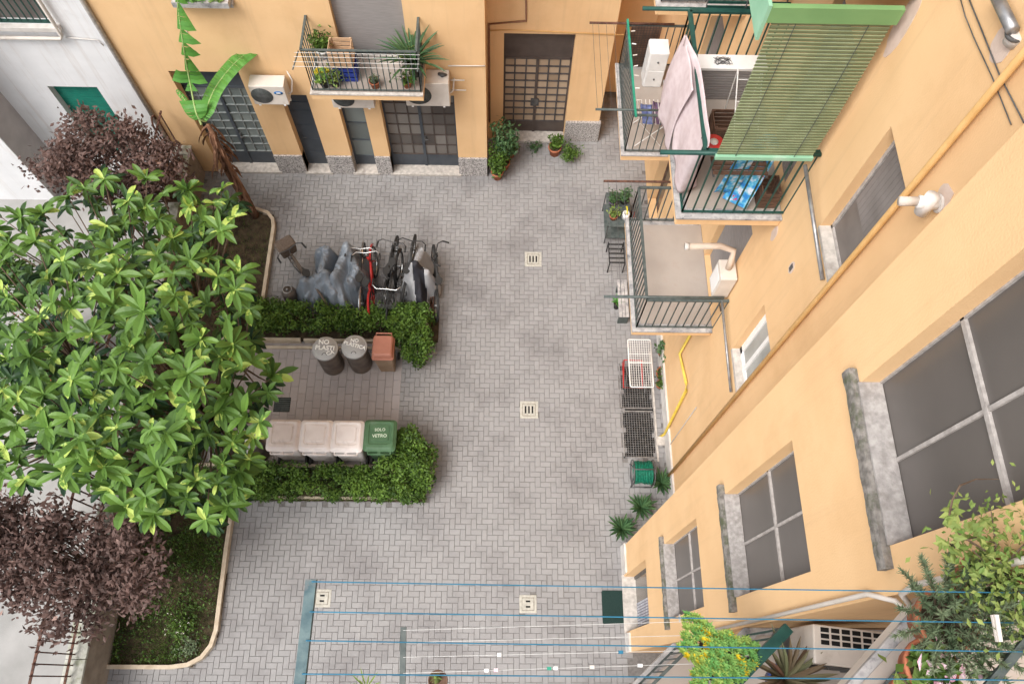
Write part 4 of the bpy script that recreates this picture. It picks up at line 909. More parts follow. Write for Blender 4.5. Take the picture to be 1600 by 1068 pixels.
def banana_leaf(p0, pts, W, torn=0, side=None, a=.5):
    # pts: midrib control points
    P = [V3(p0)]+[V3(p) for p in pts]; n = 44; mid = []
    for i in range(n+1):
        f = i/n*(len(P)-1); k = min(int(f),len(P)-2); u = f-k
        pa = P[max(k-1,0)]; pb = P[k]; pc = P[k+1]; pd = P[min(k+2,len(P)-1)]
        mid.append(.5*((2*pb)+(pc-pa)*u+(2*pa-5*pb+4*pc-pd)*u*u+(3*pb-pa-3*pc+pd)*u**3))
    mb = MB(); tph = []; tln = []; q_ = 0; ln_ = 1.; wn = 5
    for i in range(n+2):
        tph.append(q_/wn); tln.append(ln_); q_ += 1
        if q_ >= wn: q_ = 0; wn = rnd.choice((2,3,3,4,6,7)); ln_ = rnd.uniform(.55,1.15)
    for sgn in (-1,1):
        for i in range(int(n*.12), n):
            f0, f1 = i/n, (i+1)/n
            def wd(f): g = min(1,max(0,(f-.12)/.88)); return W*min(1,(g*5)**.6)*max(0,1-max(0,(g-.75)/.25)**2.2)**.5
            dr = (mid[i+1]-mid[i]).normalized(); s = side.normalized() if side else dr.cross(V3((0,0,1))).normalized(); s = (s-dr*s.dot(dr)).normalized(); nn = s.cross(dr).normalized()
            w0, w1 = wd(f0), wd(f1)
            if torn and sgn == -1 and (f0 > .45): w0 *= .22; w1 *= .22
            if torn and f0 > .32:
                ph = tph[i]; ph1 = tph[i+1] if tph[i+1] > tph[i] else 1.0; w0 *= (1-ph*.88)*tln[i]; w1 *= max(.08,1-ph1*.88)*tln[i]
            if torn and .28 < f0 < .32: continue
            rp = .012*math.sin(i*1.9)
            q = [mid[i]+nn*rp, mid[i+1]-nn*rp, mid[i+1]+s*sgn*w1*.55+nn*(w1*.12-rp), mid[i]+s*sgn*w0*.55+nn*(w0*.12+rp), mid[i+1]+s*sgn*w1-nn*w1*.05, mid[i]+s*sgn*w0-nn*w0*.05]
            mb.add(q, [(0,1,2,3),(3,2,4,5)], min(1,max(0,a+rnd.gauss(0,.10)+(.14 if i%4 == 0 else 0))), True)
    o = mb.build('leaf', M['leafB'], t); r = MB(); r.tube(mid, [.022*(1-.8*i/n) for i in range(n+1)], 6); r.build('midrib', mat('banana_midrib',(.25,.35,.12),(.34,.44,.18),4,.5), o)
t_ = t
bt = AZ(322,190,3.1)
banana_leaf(bt, [AZ(308,180,3.3), AZ(296,125,3.8), AY(286,70,9.75), AY(278,10,9.95), AY(273,-50,10.05)], .27, 1, V3((1,.15,.25)), .35)
banana_leaf(AZ(318,190,3.1), [AZ(320,178,3.25), AZ(338,135,3.45), AZ(372,94,3.6), AZ(408,68,3.6)], .19, 0, V3((.8,-.8,.1)), .6)
banana_leaf(AZ(315,195,3.0), [AZ(305,175,3.05), AZ(292,160,3.1), AZ(276,140,3.1)], .05, 0, V3((.6,.8,0)), .5)
# --- grass and weeds
gr = MB()
for k in range(46000):
    x, y = samp(bedS[:10]+[(-5.6,3.7),(-6.66,3.7)]) if k % 4 else samp([(-6.66,3.7),(-5.7,3.7),(-5.7,6.3),(-5.3,6.9),(-4.95,7.4),(-4.95,9.1),(-6.66,9.4)])
    dn = noise.noise(V3((x*1.9,y*1.5,2)))+.35*noise.noise(V3((x*6,y*6,5)))
    if dn < rnd.uniform(-.75,.1) or (k % 4 == 0 and rnd.random() < .6): continue
    h = rnd.uniform(.04,.11); a = rnd.random()*6; l = rnd.uniform(.0,.07); z = .03
    gr.add([(x,y,z),(x+.008*math.cos(a+1.5),y+.008*math.sin(a+1.5),z),(x+l*math.cos(a),y+l*math.sin(a),z+h)], [(0,1,2)], min(1,max(0,.3+.5*dn+rnd.gauss(0,.18))), False)
tag(gr.build('grass', M['grass']), 'patchy green grass in the kerbed planting bed', 'grass', kind='stuff')
gc = MB()
for k in range(9000):
    x, y = samp([(-6.6,2.2),(-5.0,2.2),(-5.0,3.7),(-5.8,4.0),(-5.8,6.2),(-6.6,6.2)]) if k % 3 else samp([(-6.6,.25),(-5.3,.3),(-5,.7),(-5,2.2),(-6.6,2.2)])
    if noise.noise(V3((x*2.3,y*2.3,8))) < rnd.uniform(-.3,.35): continue
    quadleaf(gc, (x,y,rnd.uniform(.06,.2)), .05, min(1,max(0,rnd.gauss(.35,.2))), 1.2)
tag(gc.build('ground_cover', M['leafH']), 'low leafy ground cover under the trees', 'ground cover', kind='stuff')
def shrub(name, label, base, h, r, n, mt, s, cat='plant', grp=None, fl=None):
    t = thing(name, label, cat, base, grp); b = V3(base); st = MB(); lf = MB(); f2 = MB()
    for k in range(12):
        an = rnd.random()*6.3; e = b+V3((math.cos(an)*r*rnd.random(),math.sin(an)*r*rnd.random(),h*rnd.uniform(.7,1))); st.tube([b,b.lerp(e,.5)+V3((0,0,h*.1)),e],[.008,.006,.003],4)
        for q in range(n//12):
            c = b.lerp(e,rnd.uniform(.3,1.05))+V3((rnd.gauss(0,r*.22),rnd.gauss(0,r*.22),rnd.gauss(0,r*.2))); quadleaf(lf, c, s, min(1,max(0,rnd.gauss(.5,.22))), .6)
            if fl and rnd.random() < .045: quadleaf(f2, c+V3((0,0,.04)), s*.7, .5, 1.5)
    st.build('stems', M['bark'], t); lf.build('leaves', mt, t)
    if fl: f2.build('flowers', fl, t)
    return t
p = AZ(288,975,.1); shrub('rose_bush', 'small thorny bush with pale blooms in the grass near the kerb corner', (p.x,p.y,.05), .45, .28, 500, M['leafH'], .05, fl=M['ivory'])
p = AZ(300,1010,.1); shrub('shrub', 'low straggly grey green shrub at the kerb corner of the lawn', (p.x,p.y,.05), .2, .22, 260, M['leafR'], .05)
p = AZ(70,560,1.2); shrub('flowering_shrub', 'shrub with red blossoms under the left side of the loquat crown', (p.x,p.y,0), 1.7, 1.15, 4200, M['leafH'], .09, fl=mat('red_petal',(.5,.05,.05),(.65,.15,.1),9,.6))
p = AZ(10,410,1); shrub('shrub', 'bright green shrub in the neighbour yard at the left edge', (p.x,p.y,0), 1.4, .6, 1500, M['leafH'], .1)
def agave(label, p, n, L, wd, grp, mt=M['leafA'], name='agave', tilt=.55):
    t = thing(name, label, 'plant', p, grp); mb = MB()
    for k in range(n):
        an = k*2.4; ti = tilt+1.6*(k/n)**1.5; blade(mb, V3(p)+V3((0,0,.04)), V3((math.cos(an),math.sin(an),ti)), L*rnd.uniform(.75,1.1), wd, .35, 6, min(1,max(0,.45+rnd.gauss(0,.2))), .35, base=.7)
    mb.build('leaves', mt, t); return t
M['leafA2'] = mat('dark_strap_leaf', (.025,.07,.03), (.09,.16,.06), 5, .5, attr=True)
for (px,py,z), lb in (((1036,752,.25),'spiky green rosette plant nearest the hose reel'),((1004,790,.25),'spiky rosette plant in the middle of the three at the wall corner'),((973,824,.2),'spiky rosette plant at the foot of the projecting corner')):
    c = AZ(px,py,z); agave(lb, (c.x,c.y,.02), 30, .34, .05, 'spiky plants at the wall corner', M['leafA2'])
def pot_mb(r, h, c=(0,0,0)):
    return MB().lathe([(0,0),(r*.68,0),(r*.92,h*.78),(r*1.02,h*.8),(r*1.02,h),(r*.9,h),(r*.86,h*.88),(0,h*.88)], c, 20)
def potted(label, p, r, h, mt, lm, lh, lr, n, s, grp=None, style='leaf', cat='potted plant', fl=None, nm='potted_plant'):
    t = thing(nm, label, cat, p, grp); pot_mb(r,h).build('pot', mt, t, local=True)
    so_ = MB().lathe([(0,h*.885),(r*.86,h*.885),(r*.86,h*.895),(0,h*.895)]); so_.build('soil', M['soil'], t, local=True)
    lf = MB(); st = MB(); f2 = MB()
    if style == 'leaf':
        for k in range(9):
            an = k*2.4; e = V3((math.cos(an)*lr*rnd.uniform(.3,1),math.sin(an)*lr*rnd.uniform(.3,1),h+lh*rnd.uniform(.5,1))); b = V3((0,0,h*.88)); st.tube([b,b.lerp(e,.5)+V3((0,0,lh*.12)),e],[.006,.005,.003],4)
            for q in range(n//9):
                c = b.lerp(e,rnd.uniform(.25,1.08))+V3((rnd.gauss(0,lr*.24),rnd.gauss(0,lr*.24),rnd.gauss(0,lr*.2))); quadleaf(lf, c, s, min(1,max(0,rnd.gauss(.5,.24))), .5)
                if fl and rnd.random() < .1: quadleaf(f2, c+V3((0,0,s*.6)), s*1.1, .5, 1.3)
    elif style == 'blade':
        for k in range(n): an = k*2.4; blade(lf, (0,0,h*.9), V3((math.cos(an),math.sin(an),.5+1.7*k/n)), lh*rnd.uniform(.8,1.1), s, .5, 6, min(1,max(0,rnd.gauss(.5,.2))), .3, base=.6)
    elif style == 'needles':
        for k in range(60):
            an = k*2.4; rr = lr*math.sqrt((k+.5)/60); e = V3((math.cos(an)*rr,math.sin(an)*rr,h+lh*(1-.5*(rr/lr)**2)*rnd.uniform(.75,1.1))); b = V3((math.cos(an)*rr*.25,math.sin(an)*rr*.25,h*.88))
            st.tube([b,b.lerp(e,.5)+V3((0,0,lh*.1)),e],[.005,.004,.002],4); al = rnd.gauss(.5,.2)
            for q in range(int(n/60)):
                f = rnd.uniform(.35,1.05); c = b.lerp(e,f)+V3((0,0,lh*.1*(1-abs(2*f-1)) if f < 1 else 0)); blade(lf, c, (e-b).normalized()*.8+V3((rnd.gauss(0,.6),rnd.gauss(0,.6),rnd.gauss(0,.5))), s*rnd.uniform(.7,1.3), .006, 0, 1, min(1,max(0,al+rnd.gauss(0,.15))), .0, base=1)
    elif style == 'rosettes':
        for k in range(n):
            an = rnd.random()*6.3; rr = lr*math.sqrt(rnd.random())*(.82+.28*math.sin(3*an+1)+.12*math.sin(7*an)); c = V3((math.cos(an)*rr,math.sin(an)*rr,h+lh*(1-(rr/lr)**2*.7)*rnd.uniform(.8,1.05)))
            if k % 3 == 0: st.tube([(0,0,h*.88),c-V3((0,0,.03))],[.006,.004],4)
            a = rnd.gauss(.25,.15) if rnd.random() < (.35 if c.x < .1*lr or c.y > .4*lr else .9) else rnd.gauss(1.15,.1)
            for q in range(9): aa = q*2.4; blade(lf, c, V3((math.cos(aa),math.sin(aa),.35+q*.12)), s*rnd.uniform(.8,1.1), s*.42, .1, 2, min(1,max(0,a+rnd.gauss(0,.06))), .2)
    if st.f: st.build('stems', M['bark'], t, local=True)
    lf.build('leaves', lm, t, local=True)
    if fl: f2.build('flowers', fl, t, local=True)
    return t
GN = 'pots on the paving by the brown glazed door'
def gp(px, py, z=0): c = AZ(px, py, z); return (c.x, c.y, z if z < .01 else z)
potted('terracotta pot of leafy green stems nearest the camera beside the plinth corner', gp(777,277), .14,.24, M['terracotta'], M['leafH'], .8,.24,620,.085, GN)
potted('tall dark leafy plant in a terracotta pot in the corner of the walls', gp(788,262), .13,.24, M['terracotta'], M['leafA2'], 1.3,.27,900,.09, GN)
potted('terracotta pot with bright herb beside the tall corner plant', gp(797,243), .13,.18, M['terracotta'], M['leafH'], .28,.2,330,.06, GN)
potted('terracotta pot with broad green leaves right of the brown door', gp(866,240), .15,.26, M['terracotta'], M['leafH'], .26,.18,230,.1, GN)
potted('white pot under a round bright green bush', gp(888,250), .08,.13, M['white_paint'], M['leafH'], .26,.24,620,.06, GN)
p = AZ(833,232); shrub('weed', 'dark creeping weed at the foot of the brown glazed door', (p.x,p.y,0), .16,.2,170, M['leafA2'], .06)
GE = 'pots along the right hand wall by the drying rack'
potted('dark leafy pot plant beside the top of the white drying rack', gp(1037,556), .15,.22, M['terracotta'], M['leafA2'], .35,.22,380,.1, GE)
potted('wide terracotta bowl with thin green stems beside the white drying rack', gp(1036,588), .17,.18, M['terracotta'], M['leafH'], .2,.16,120,.06, GE)
potted('small potted plant beside the foot of the white drying rack', gp(1030,603), .09,.13, M['terracotta'], M['leafH'], .2,.12,130,.06, GE)
# ================================================================ GROUND LEVEL THINGS AT THE RIGHT
t = thing('drying_rack', 'white wire drying rack standing over the end of the long grate', 'rack', (2.72,5.65,0))
x0,x1,y0,y1,zt = 2.49,2.93,5.12,6.1,.85
mb = MB(); P = rrect(x0,x1,y0,y1,.03,4); mb.tube([(x,y,zt) for x,y in P]+[(*P[0],zt)],.012,6); mb.tube([(x0,5.62,zt),(x1,5.62,zt)],.01,5); mb.tube([(x0,5.8,zt),(x1,5.8,zt)],.007,5); mb.build('frame', M['wirew'], t)
mb = MB()
for k in range(1,10): x = x0+k*(x1-x0)/10; mb.tube([(x,y0,zt),(x,y1,zt)],.004,4)
for k in range(1,20): y = y0+k*(y1-y0)/20; mb.tube([(x0,y,zt-.01),(x1,y,zt-.01)],.0025,4)
mb.build('wires', M['wirew'], t)
for a,b in ((y0+.1,y1-.1),(y1-.1,y0+.1)): mb = MB(); mb.tube([(x0+.02,a,zt-.02),(x0+.02,b,.01),(x1-.02,b,.01),(x1-.02,a,zt-.02)],.006,5); mb.build('leg', M['steel'], t)
t = thing('folding_chair', 'red framed folding chair under the white drying rack', 'chair', (2.55,5.45,0))
mb = MB(); a = AZ(972,565,.45); b = AZ(975,605,.45); c = AZ(1004,606,.45)
mb.tube([AZ(975,562,.45),AZ(974,605,.45),AZ(1004,606,.45),AZ(1003,563,.45),AZ(975,562,.45)],.011,6); mb.build('seat_frame', M['red'], t)
for (q1,q2) in (((974,605),(973,566)),((1004,606),(1002,566))): mb = MB(); A_,B_ = AZ(*q1,.45),AZ(*q2,0.0); mb.tube([A_,B_],.01,5); mb.build('leg', M['red'], t)
p = AZ(1003,740,.15); t = thing('hose_reel', 'green hose wound on a black reel beside the spiky plants', 'hose reel', (p.x,p.y,0))
mb = MB()
for k in range(11):
    for q in range(4): mb.torus((p.x-.15+k*.03,p.y+rnd.uniform(-.01,.01),.27+rnd.uniform(-.012,.012)),.12+q*.028+rnd.uniform(-.012,.012),.0135,'x',18,5)
mb.build('hose', M['hose'], t)
mb = MB()
for s in (-.2,.19): mb.tube([(p.x+s,p.y-.22,.0),(p.x+s,p.y-.18,.15),(p.x+s,p.y,.5),(p.x+s,p.y+.18,.15),(p.x+s,p.y+.22,.0)],.012,6); mb.torus((p.x+s,p.y,.27),.235,.011,'x',22,5)
mb.tube([(p.x-.2,p.y-.22,.01),(p.x+.19,p.y-.22,.01)],.012,6); mb.tube([(p.x-.2,p.y,.5),(p.x+.19,p.y,.5)],.012,6); mb.build('reel_frame', M['dkgrey'], t)
# plant shelf below the rear balcony
t = thing('plant_stand', 'dark metal shelf crowded with flowerpots under the rear balcony', 'shelf', (2.35,9.0,0))
s0, s1 = AZ(975,300,.7), AZ(1010,252,.7)
sx0, sx1, sy0, sy1 = 2.24, 2.74, 8.75, 9.6
for z in (.25,.7): mb = MB(); mb.box(sx0,sx1,sy0,sy1,z-.02,z); mb.build('shelf', M['gr_green'], t)
for x in (sx0,sx1-.02):
    for y in (sy0,sy1-.02): mb = MB(); mb.box(x,x+.02,y,y+.02,0,.7); mb.build('leg', M['dkgrey'], t)
GS = 'pots on the dark shelf'
potted('reddish flowerpot with olive foliage on the dark shelf', (2.36,8.95,.7),.09,.14,M['terracotta'],M['leafI'],.22,.14,160,.06,GS)
potted('purple pot with a bushy plant on the dark shelf', (2.36,9.3,.7),.09,.14,M['purple'],M['leafA2'],.25,.15,160,.07,GS)
t = thing('watering_can', 'yellow handled white watering can on the dark shelf', 'watering can', (2.62,8.98,.7))
MB().lathe([(0,0),(.08,0),(.075,.16),(.05,.17),(.05,.165),(0,.15)],n=18).build('body', M['white_paint'], t, local=True)
mb = MB(); mb.torus((0,.03,.2),.09,.016,'x',12,6,t0=.1,t1=3.0); mb.build('handle', mat('yellow_plastic',(.6,.5,.03),(.7,.6,.05),4,.5), t, local=True)
mb = MB(); mb.tube([(0,-.07,.04),(0,-.16,.1),(0,-.2,.16)],[.02,.014,.018],7); mb.build('spout', M['white_paint'], t, local=True)
potted('dark potted shrub at the back of the dark shelf', (2.6,9.35,.7),.09,.14,M['black'],M['leafA2'],.3,.15,200,.07,GS)
t = thing('rack', 'black wire rack on the paving in front of the plant shelf', 'rack', (2.4,8.3,0))
mb = MB(); 
for k in range(5): mb.box(2.28,2.62,8.05+k*.11,8.08+k*.11,.38,.4)
for x in (2.28,2.6): mb.box(x,x+.02,8.02,8.56,.36,.4)
mb.build('top', M['black'], t)
for x in (2.28,2.6):
    for y in (8.03,8.54): mb = MB(); mb.box(x,x+.02,y,y+.02,0,.38); mb.build('leg', M['black'], t)
p = AZ(983,338,.25); t = thing('planter_box', 'dark red planter box under the rail of the bare tiled balcony', 'planter', (p.x,p.y,0))
mb = MB(); loft(mb, [[(x*k,y*k,z) for x,y in rrect(-.13,.13,-.1,.1,.02)] for k,z in ((.85,0),(1,.3),(.92,.3),(.9,.26))]); mb.build('box', mat('dark_red_plastic',(.25,.04,.03),(.32,.06,.045),5,.5), t, local=True)
mb = MB(); mb.lathe([(0,.262),(.08,.262),(.08,.268),(0,.268)],n=12); mb.build('soil', M['soil'], t, local=True)
p = AZ(975,492,.3); t = thing('bench', 'weathered grey bench against the outer edge of the bare tiled balcony', 'bench', (p.x,p.y,0))
mb = MB()
for k in range(3): mb.box(-.02+k*.07-.1,.04+k*.07-.1,-.1,.75,.4,.425)
mb.build('seat', M['marble'], t, local=True)
for y in (-.05,.66): mb = MB(); mb.box(-.1,.1,y,y+.05,0,.4); mb.build('leg', M['gr_green'], t, local=True)
p = AZ(966,470,.3); potted('small square dark pot with a bright shoot left of the bench', (p.x+.0,p.y,0.0),.08,.22,M['black'],M['leafB'],.2,.1,9,.05,None,'blade')

# ================================================================ PIPES, WIRES, WALL FITTINGS
def pipe(label, pts, r, mt, cat='pipe', nm='downpipe', grp=None):
    mb = MB(); mb.tube(pts, r, 10); 
    o = mb.build(nm, mt); tag(o, label, cat, grp); return o
pipe('long ochre painted downpipe running up the recessed wall beside the stair block', [(XN-.05,2.60+.97*0+.98,.0),(XN-.05,3.58,16)], .028, M['orpipe'])
a = AX(1058,552,XN-.04); b = AX(1073,605,XN-.04); c = AX(1027,695,XN-.04)
pipe('yellow gas pipe bent across the wall above the long grate', [(XN-.04,5.56,3.6),(XN-.04,5.50,1.9),(XN-.04,5.35,1.45),(XN-.05,4.35,.25),(XN-.08,4.3,.0)] if False else [(XN-.04,AX(1062,552,XN-.04).y,3.6),AX(1062,552,XN-.04),AX(1072,598,XN-.04),AX(1072,610,XN-.04),V3((XN-.05,AX(1030,690,XN-.05).y,.12)),V3((XN-.12,AX(1030,690,XN-.05).y-.02,.0))], .026, M['gaspipe'])
mb = MB(); p = AX(1036,690,XN-.05); mb.box(XN-.2,XN-.04,p.y-.1,p.y+.08,0,.05); tag(mb.build('pipe_collar', M['stone']), 'small stone collar where the yellow gas pipe enters the ground', 'pipe collar')
pipe('thin grey cable running down the wall from a hook to the ground', [AX(1088,636,XN-.012),AX(1050,690,XN-.012),AX(1035,712,XN-.012)], .008, M['mullion'], 'cable', 'cable')
pipe('upper thin black cable sagging over the wall near the top right corner', [AX(1500,-4,XN-.01),AX(1508,25,XN-.015),AX(1522,60,XN-.012),AX(1550,120,XN-.012),AX(1580,195,XN-.01)], .004, M['dkgrey'], 'cable', 'cable', 'cables near the top right')
pipe('lower black cable crossing the round plaster patch near the top right corner', [AX(1513,-4,XN-.01),AX(1535,50,XN-.012),AX(1562,118,XN-.012),AX(1600,192,XN-.01)], .005, M['dkgrey'], 'cable', 'cable', 'cables near the top right')
pipe('blue grey steel tube ending at the wall bracket near the top right corner', [AX(1557,-6,XN-.06),AX(1583,48,XN-.06)], .04, M['steel'])
t = thing('wall_bracket', 'round iron clamp bracket at the end of the steel tube by the ochre downpipe', 'bracket', tuple(AX(1590,55,XN)))
MB().lathe([(0,-.07),(.055,-.07),(.06,0),(.055,.02),(0,.02)],n=16).build('clamp', M['plaster'], t, local=True)
mb = MB(); mb.torus((-.02,0,0),.05,.014,'z',16,6); mb.build('ring', M['dkgrey'], t, local=True)
# white flue elbow
w0 = AX(1470,315,XE+.0); 
t = thing('flue_pipe', 'stubby white flue pipe with grey tip sticking out of the wall below the ochre downpipe', 'flue', tuple(AX(1468,318,XN)))
q = AX(1468,318,XN); r_ = .05
pe = AZ(1408,321,q.z+.02)
mb = MB(); mb.tube([q,q+V3((-.13,0,.01)),V3((pe.x+.14,q.y+.01,q.z+.01))],r_,14); mb.tube([q+V3((-.1,-.02,-.09)),q+V3((-.1,0,.1))],r_*1.05,14); mb.build('pipe', M['white_paint'], t)
mb = MB(); mb.tube([V3((pe.x+.14,q.y+.01,q.z+.01)),V3((pe.x,q.y+.01,q.z+.01))],r_*.72,12); mb.build('tip', M['ivory'], t)
mb = MB(); mb.lathe([(.075,0),(.07,.02),(.05,.02)],n=18); mb.v = [(q.x-.0-v[2],q.y+v[1],q.z+v[0]) for v in mb.v]; mb.build('wall_collar', M['plaster'], t)
# boiler cabinet with flue on the wall over the tiled balcony
t = thing('water_heater', 'cream boiler cabinet with an elbowed flue beside the bare tiled balcony', 'boiler', (XN,5.2,4.6))
mb = MB(); mb.box(XN-.25,XN-.02,5.06,5.38,4.74,5.28); mb.build('cabinet', M['ivory'], t, bevel=.012)
mb = MB(); mb.box(XN-.254,XN-.25,5.1,5.34,4.8,5.2); mb.build('front_panel', M['white_paint'], t)
mb = MB(); mb.tube([(XN-.13,5.24,5.28),(XN-.13,5.27,5.42),(XN-.12,5.36,5.55),(XN-.3,5.42,5.57),(XN-.72,5.42,5.55)],.045,12); mb.build('flue', mat('peach_flue',(.5,.4,.32),(.6,.5,.41),5,.6), t)
mb = MB(); mb.tube([(XN-.72,5.42,5.55),(XN-.78,5.42,5.55)],.05,12); mb.build('flue_cap', M['plaster'], t)
mb = MB(); mb.tube([(XN-.1,5.1,4.74),(XN-.1,5.06,4.6),(XN-.03,5.0,4.42)],.012,6); mb.build('gas_valve', M['dkgrey'], t)
# pipes and conduits of the north building
Y2 = 11.53
def ay(px,py,y): return AY(px,py,y)
pipe('thin brown conduit rising beside the tall brown glazed door', [ay(765,190,Y2-.02),ay(764,38,Y2-.02),ay(822,33,Y2-.02),ay(822,-10,Y2-.02)], .022, mat('brown_conduit',(.2,.1,.06),(.28,.15,.09),8,.7), nm='conduit')
pipe('thin orange conduit crossing above the tall brown glazed door', [ay(765,48,Y2-.012),ay(800,47,Y2-.012),ay(975,55,Y2-.012)], .012, M['orpipe'], nm='conduit')
pipe('thin pale cable crossing the orange wall right of the large air conditioner', [ay(700,103,YN-.015),ay(758,103,YN-.015)], .012, M['ivory'], 'cable', 'cable')
mb = MB(); p = ay(268,25,YN); tag(MB().tube([ay(283,25,YN-.008),ay(295,58,YN-.008)],.006,4).build('cable', M['white_paint']), 'short pale wire on the wall under the window box', 'cable')
def ac(label, c, w_, h_, d_, mats=M['ivory'], fan='S', logo=False, grille=False, grp='air conditioners on the north wall', rz=0, feet=True):
    t = thing('air_conditioner', label, 'air conditioner', c, grp, rz)
    mb = MB(); mb.box(-w_/2,w_/2,-d_/2,d_/2,0,h_); mb.build('casing', mats, t, local=True, bevel=.012)
    r = h_*.4; cx = -w_*.2
    mb = MB()
    for k in range(7): mb.torus((cx,-d_/2-.006,h_/2),r*(k+1)/7,.004,'y',24,4)
    for k in range(8): a = PI*k/8; mb.tube([(cx-math.cos(a)*r,-d_/2-.008,h_/2-math.sin(a)*r),(cx+math.cos(a)*r,-d_/2-.008,h_/2+math.sin(a)*r)],.003,4)
    mb.build('fan_grille', M['dkgrey'], t, local=True)
    mb = MB(); mb.lathe([(0,0),(r,0),(r,.004),(0,.004)],n=24); mb.v = [(v[0]+cx,-d_/2-.001-v[2],v[1]+h_/2) for v in mb.v]; mb.build('fan_disc', M['gr_green'], t, local=True)
    if logo:
        mb = MB(); mb.lathe([(0,0),(1,0),(1,.004),(0,.004)],n=24); mb.v = [(v[0]*.085+w_*.3,-d_/2-.001-v[2],v[1]*.045+h_*.66) for v in mb.v]; lg = mb.build('badge', mat('badge_blue',(.0,.11,.33),(.01,.14,.4),4,.4), t, local=True)
        mb = MB(); mb.box(w_*.3-.04,w_*.3+.04,-d_/2-.008,-d_/2-.005,h_*.63,h_*.69); mb.build('badge_mark', M['white_paint'], lg, local=True)
    if feet:
        mb = MB()
        for s in (-1,1): mb.box(s*w_*.36-.02,s*w_*.36+.02,-d_/2+.0,d_/2+.1,-.03,-.002); mb.box(s*w_*.36-.015,s*w_*.36+.015,d_/2+.07,d_/2+.1,-.3,-.03)
        mb.build('wall_brackets', M['white_paint'], t, local=True)
    mb = MB(); mb.tube([(w_/2,0,h_*.3),(w_/2+.06,.03,h_*.35),(w_/2+.08,d_/2+.06,h_*.6),(w_/2+.02,d_/2+.1,h_*1.1)],.018,6); mb.build('hoses', M['ivory'], t, local=True)
    return t
ac('small cream air conditioner with a round blue badge above the left hand door', (-4.42,10.28,2.68), .66,.5,.28, logo=True)
ac('air conditioner tucked under the potted balcony, only its lower edge showing', (-2.86,10.28,2.62), .8,.5,.28)
ac('large boxy air conditioner right of the potted balcony', (-1.42,10.3,2.72), .84,.62,.34)
mb = MB(); p = ay(686,92,10.2); mb.tube([(p.x-.05,10.35,3.36),(p.x+.02,10.3,3.38),(p.x+.1,10.33,3.36)],[.03,.045,.02],8)
tag(mb.build('pipe_bundle', M['dkgrey']), 'dark bundle of tubing lying on top of the large boxy air conditioner', 'tubing')
mb = MB()
for z in (2.95,3.2): mb.tube([(-.98,10.4,z),(-.8,10.4,z)],.014,6)
tag(MB().tube([(-.99,10.42,3.12),(-.72,10.42,3.12)],.014,6).build('conduit', M['ivory']), 'upper short pale pipe stub beside the large boxy air conditioner', 'pipe', 'pipe stubs')
tag(MB().tube([(-.99,10.42,2.85),(-.70,10.42,2.85)],.014,6).build('conduit', M['ivory']), 'lower short pale pipe stub beside the large boxy air conditioner', 'pipe', 'pipe stubs')
# window box
t = thing('window_box', 'long planter of mixed succulents on the window sill above the left hand door', 'planter', (-5.05,YN-.08,4.86))
mb = MB(); mb.box(-5.52,-4.58,YN-.2,YN-.02,4.86,4.97); mb.build('trough', M['marble'], t)
mb = MB()
for k in range(60):
    x = -5.48+rnd.random()*.86; rosette(mb, (x,YN-.11+rnd.uniform(-.06,.06),4.99), 7, .08,.03, *( (.1,.3) if x < -4.95 else (.4,.9)), tilt=.8, droop=.1)
mb.build('plants', M['leafS'], t)

# ================================================================ NORTH BALCONY CONTENTS
zb = 3.555
GB = 'pots on the balcony over the double door'
potted('pot with yellow flowers at the left corner of the potted balcony', (-3.2,9.85,zb),.1,.14,M['black'],M['leafS'],.2,.2,70,.06,GB,'rosettes')
potted('bright green bushy pot beside the yellow one on the potted balcony', (-3.02,9.87,zb),.1,.14,M['black'],M['leafI'],.24,.16,240,.06,GB)
potted('brown pot with a dark cactus in the middle of the potted balcony', (-2.3,9.85,zb),.1,.16,M['terracotta'],M['leafR'],.1,.1,120,.05,GB)
potted('terracotta pot with sprawling leaves at the right of the potted balcony', (-1.72,9.87,zb),.09,.15,M['terracotta'],M['leafH'],.16,.2,120,.07,GB)
potted('leafy green pot raised at the left side of the potted balcony', (-3.2,10.25,zb+.3),.12,.2,M['white_paint'],M['leafH'],.3,.2,500,.07,GB)
potted('spiky yucca rising above the right end of the potted balcony', (-1.6,10.15,zb),.13,.3,M['gr_green'],M['leafA2'],.75,.3,44,.05,GB,'blade')
potted('trailing olive plant at the right rear of the potted balcony', (-1.75,10.3,zb),.12,.3,M['plaster'],M['leafI'],.3,.22,150,.06,GB)
def crate(label, x0,x1,y0,y1,z0,z1,mt,n=4,grp=None):
    t = thing('crate', label, 'crate', ((x0+x1)/2,(y0+y1)/2,z0), grp); mb = MB(); h = (z1-z0)/n
    for k in range(n):
        z = z0+k*h+.005; mb.box(x0,x1,y0,y0+.012,z,z+h*.72); mb.box(x0,x1,y1-.012,y1,z,z+h*.72); mb.box(x0,x0+.012,y0+.012,y1-.012,z,z+h*.72); mb.box(x1-.012,x1,y0+.012,y1-.012,z,z+h*.72)
    mb.build('slats', mt, t); mb = MB()
    for x in (x0+.012,x1-.037):
        for y in (y0+.012,y1-.037): mb.box(x,x+.025,y,y+.025,z0,z1)
    mb.box(x0+.012,x1-.012,y0+.012,y1-.012,z0,z0+.01); mb.build('frame', mt, t)
crate('blue plastic crate under the wooden one on the potted balcony', -3.02,-2.62,9.95,10.3,zb,zb+.35,M['bluebox'],3)
crate('pale wooden slatted crate on top of the blue one', -3.04,-2.64,9.93,10.28,zb+.36,zb+.75,M['wood'],4)
mb = MB(); mb.tube([(-3.5,9.73,4.52),(-3.7,9.5,4.52)],.014,6)
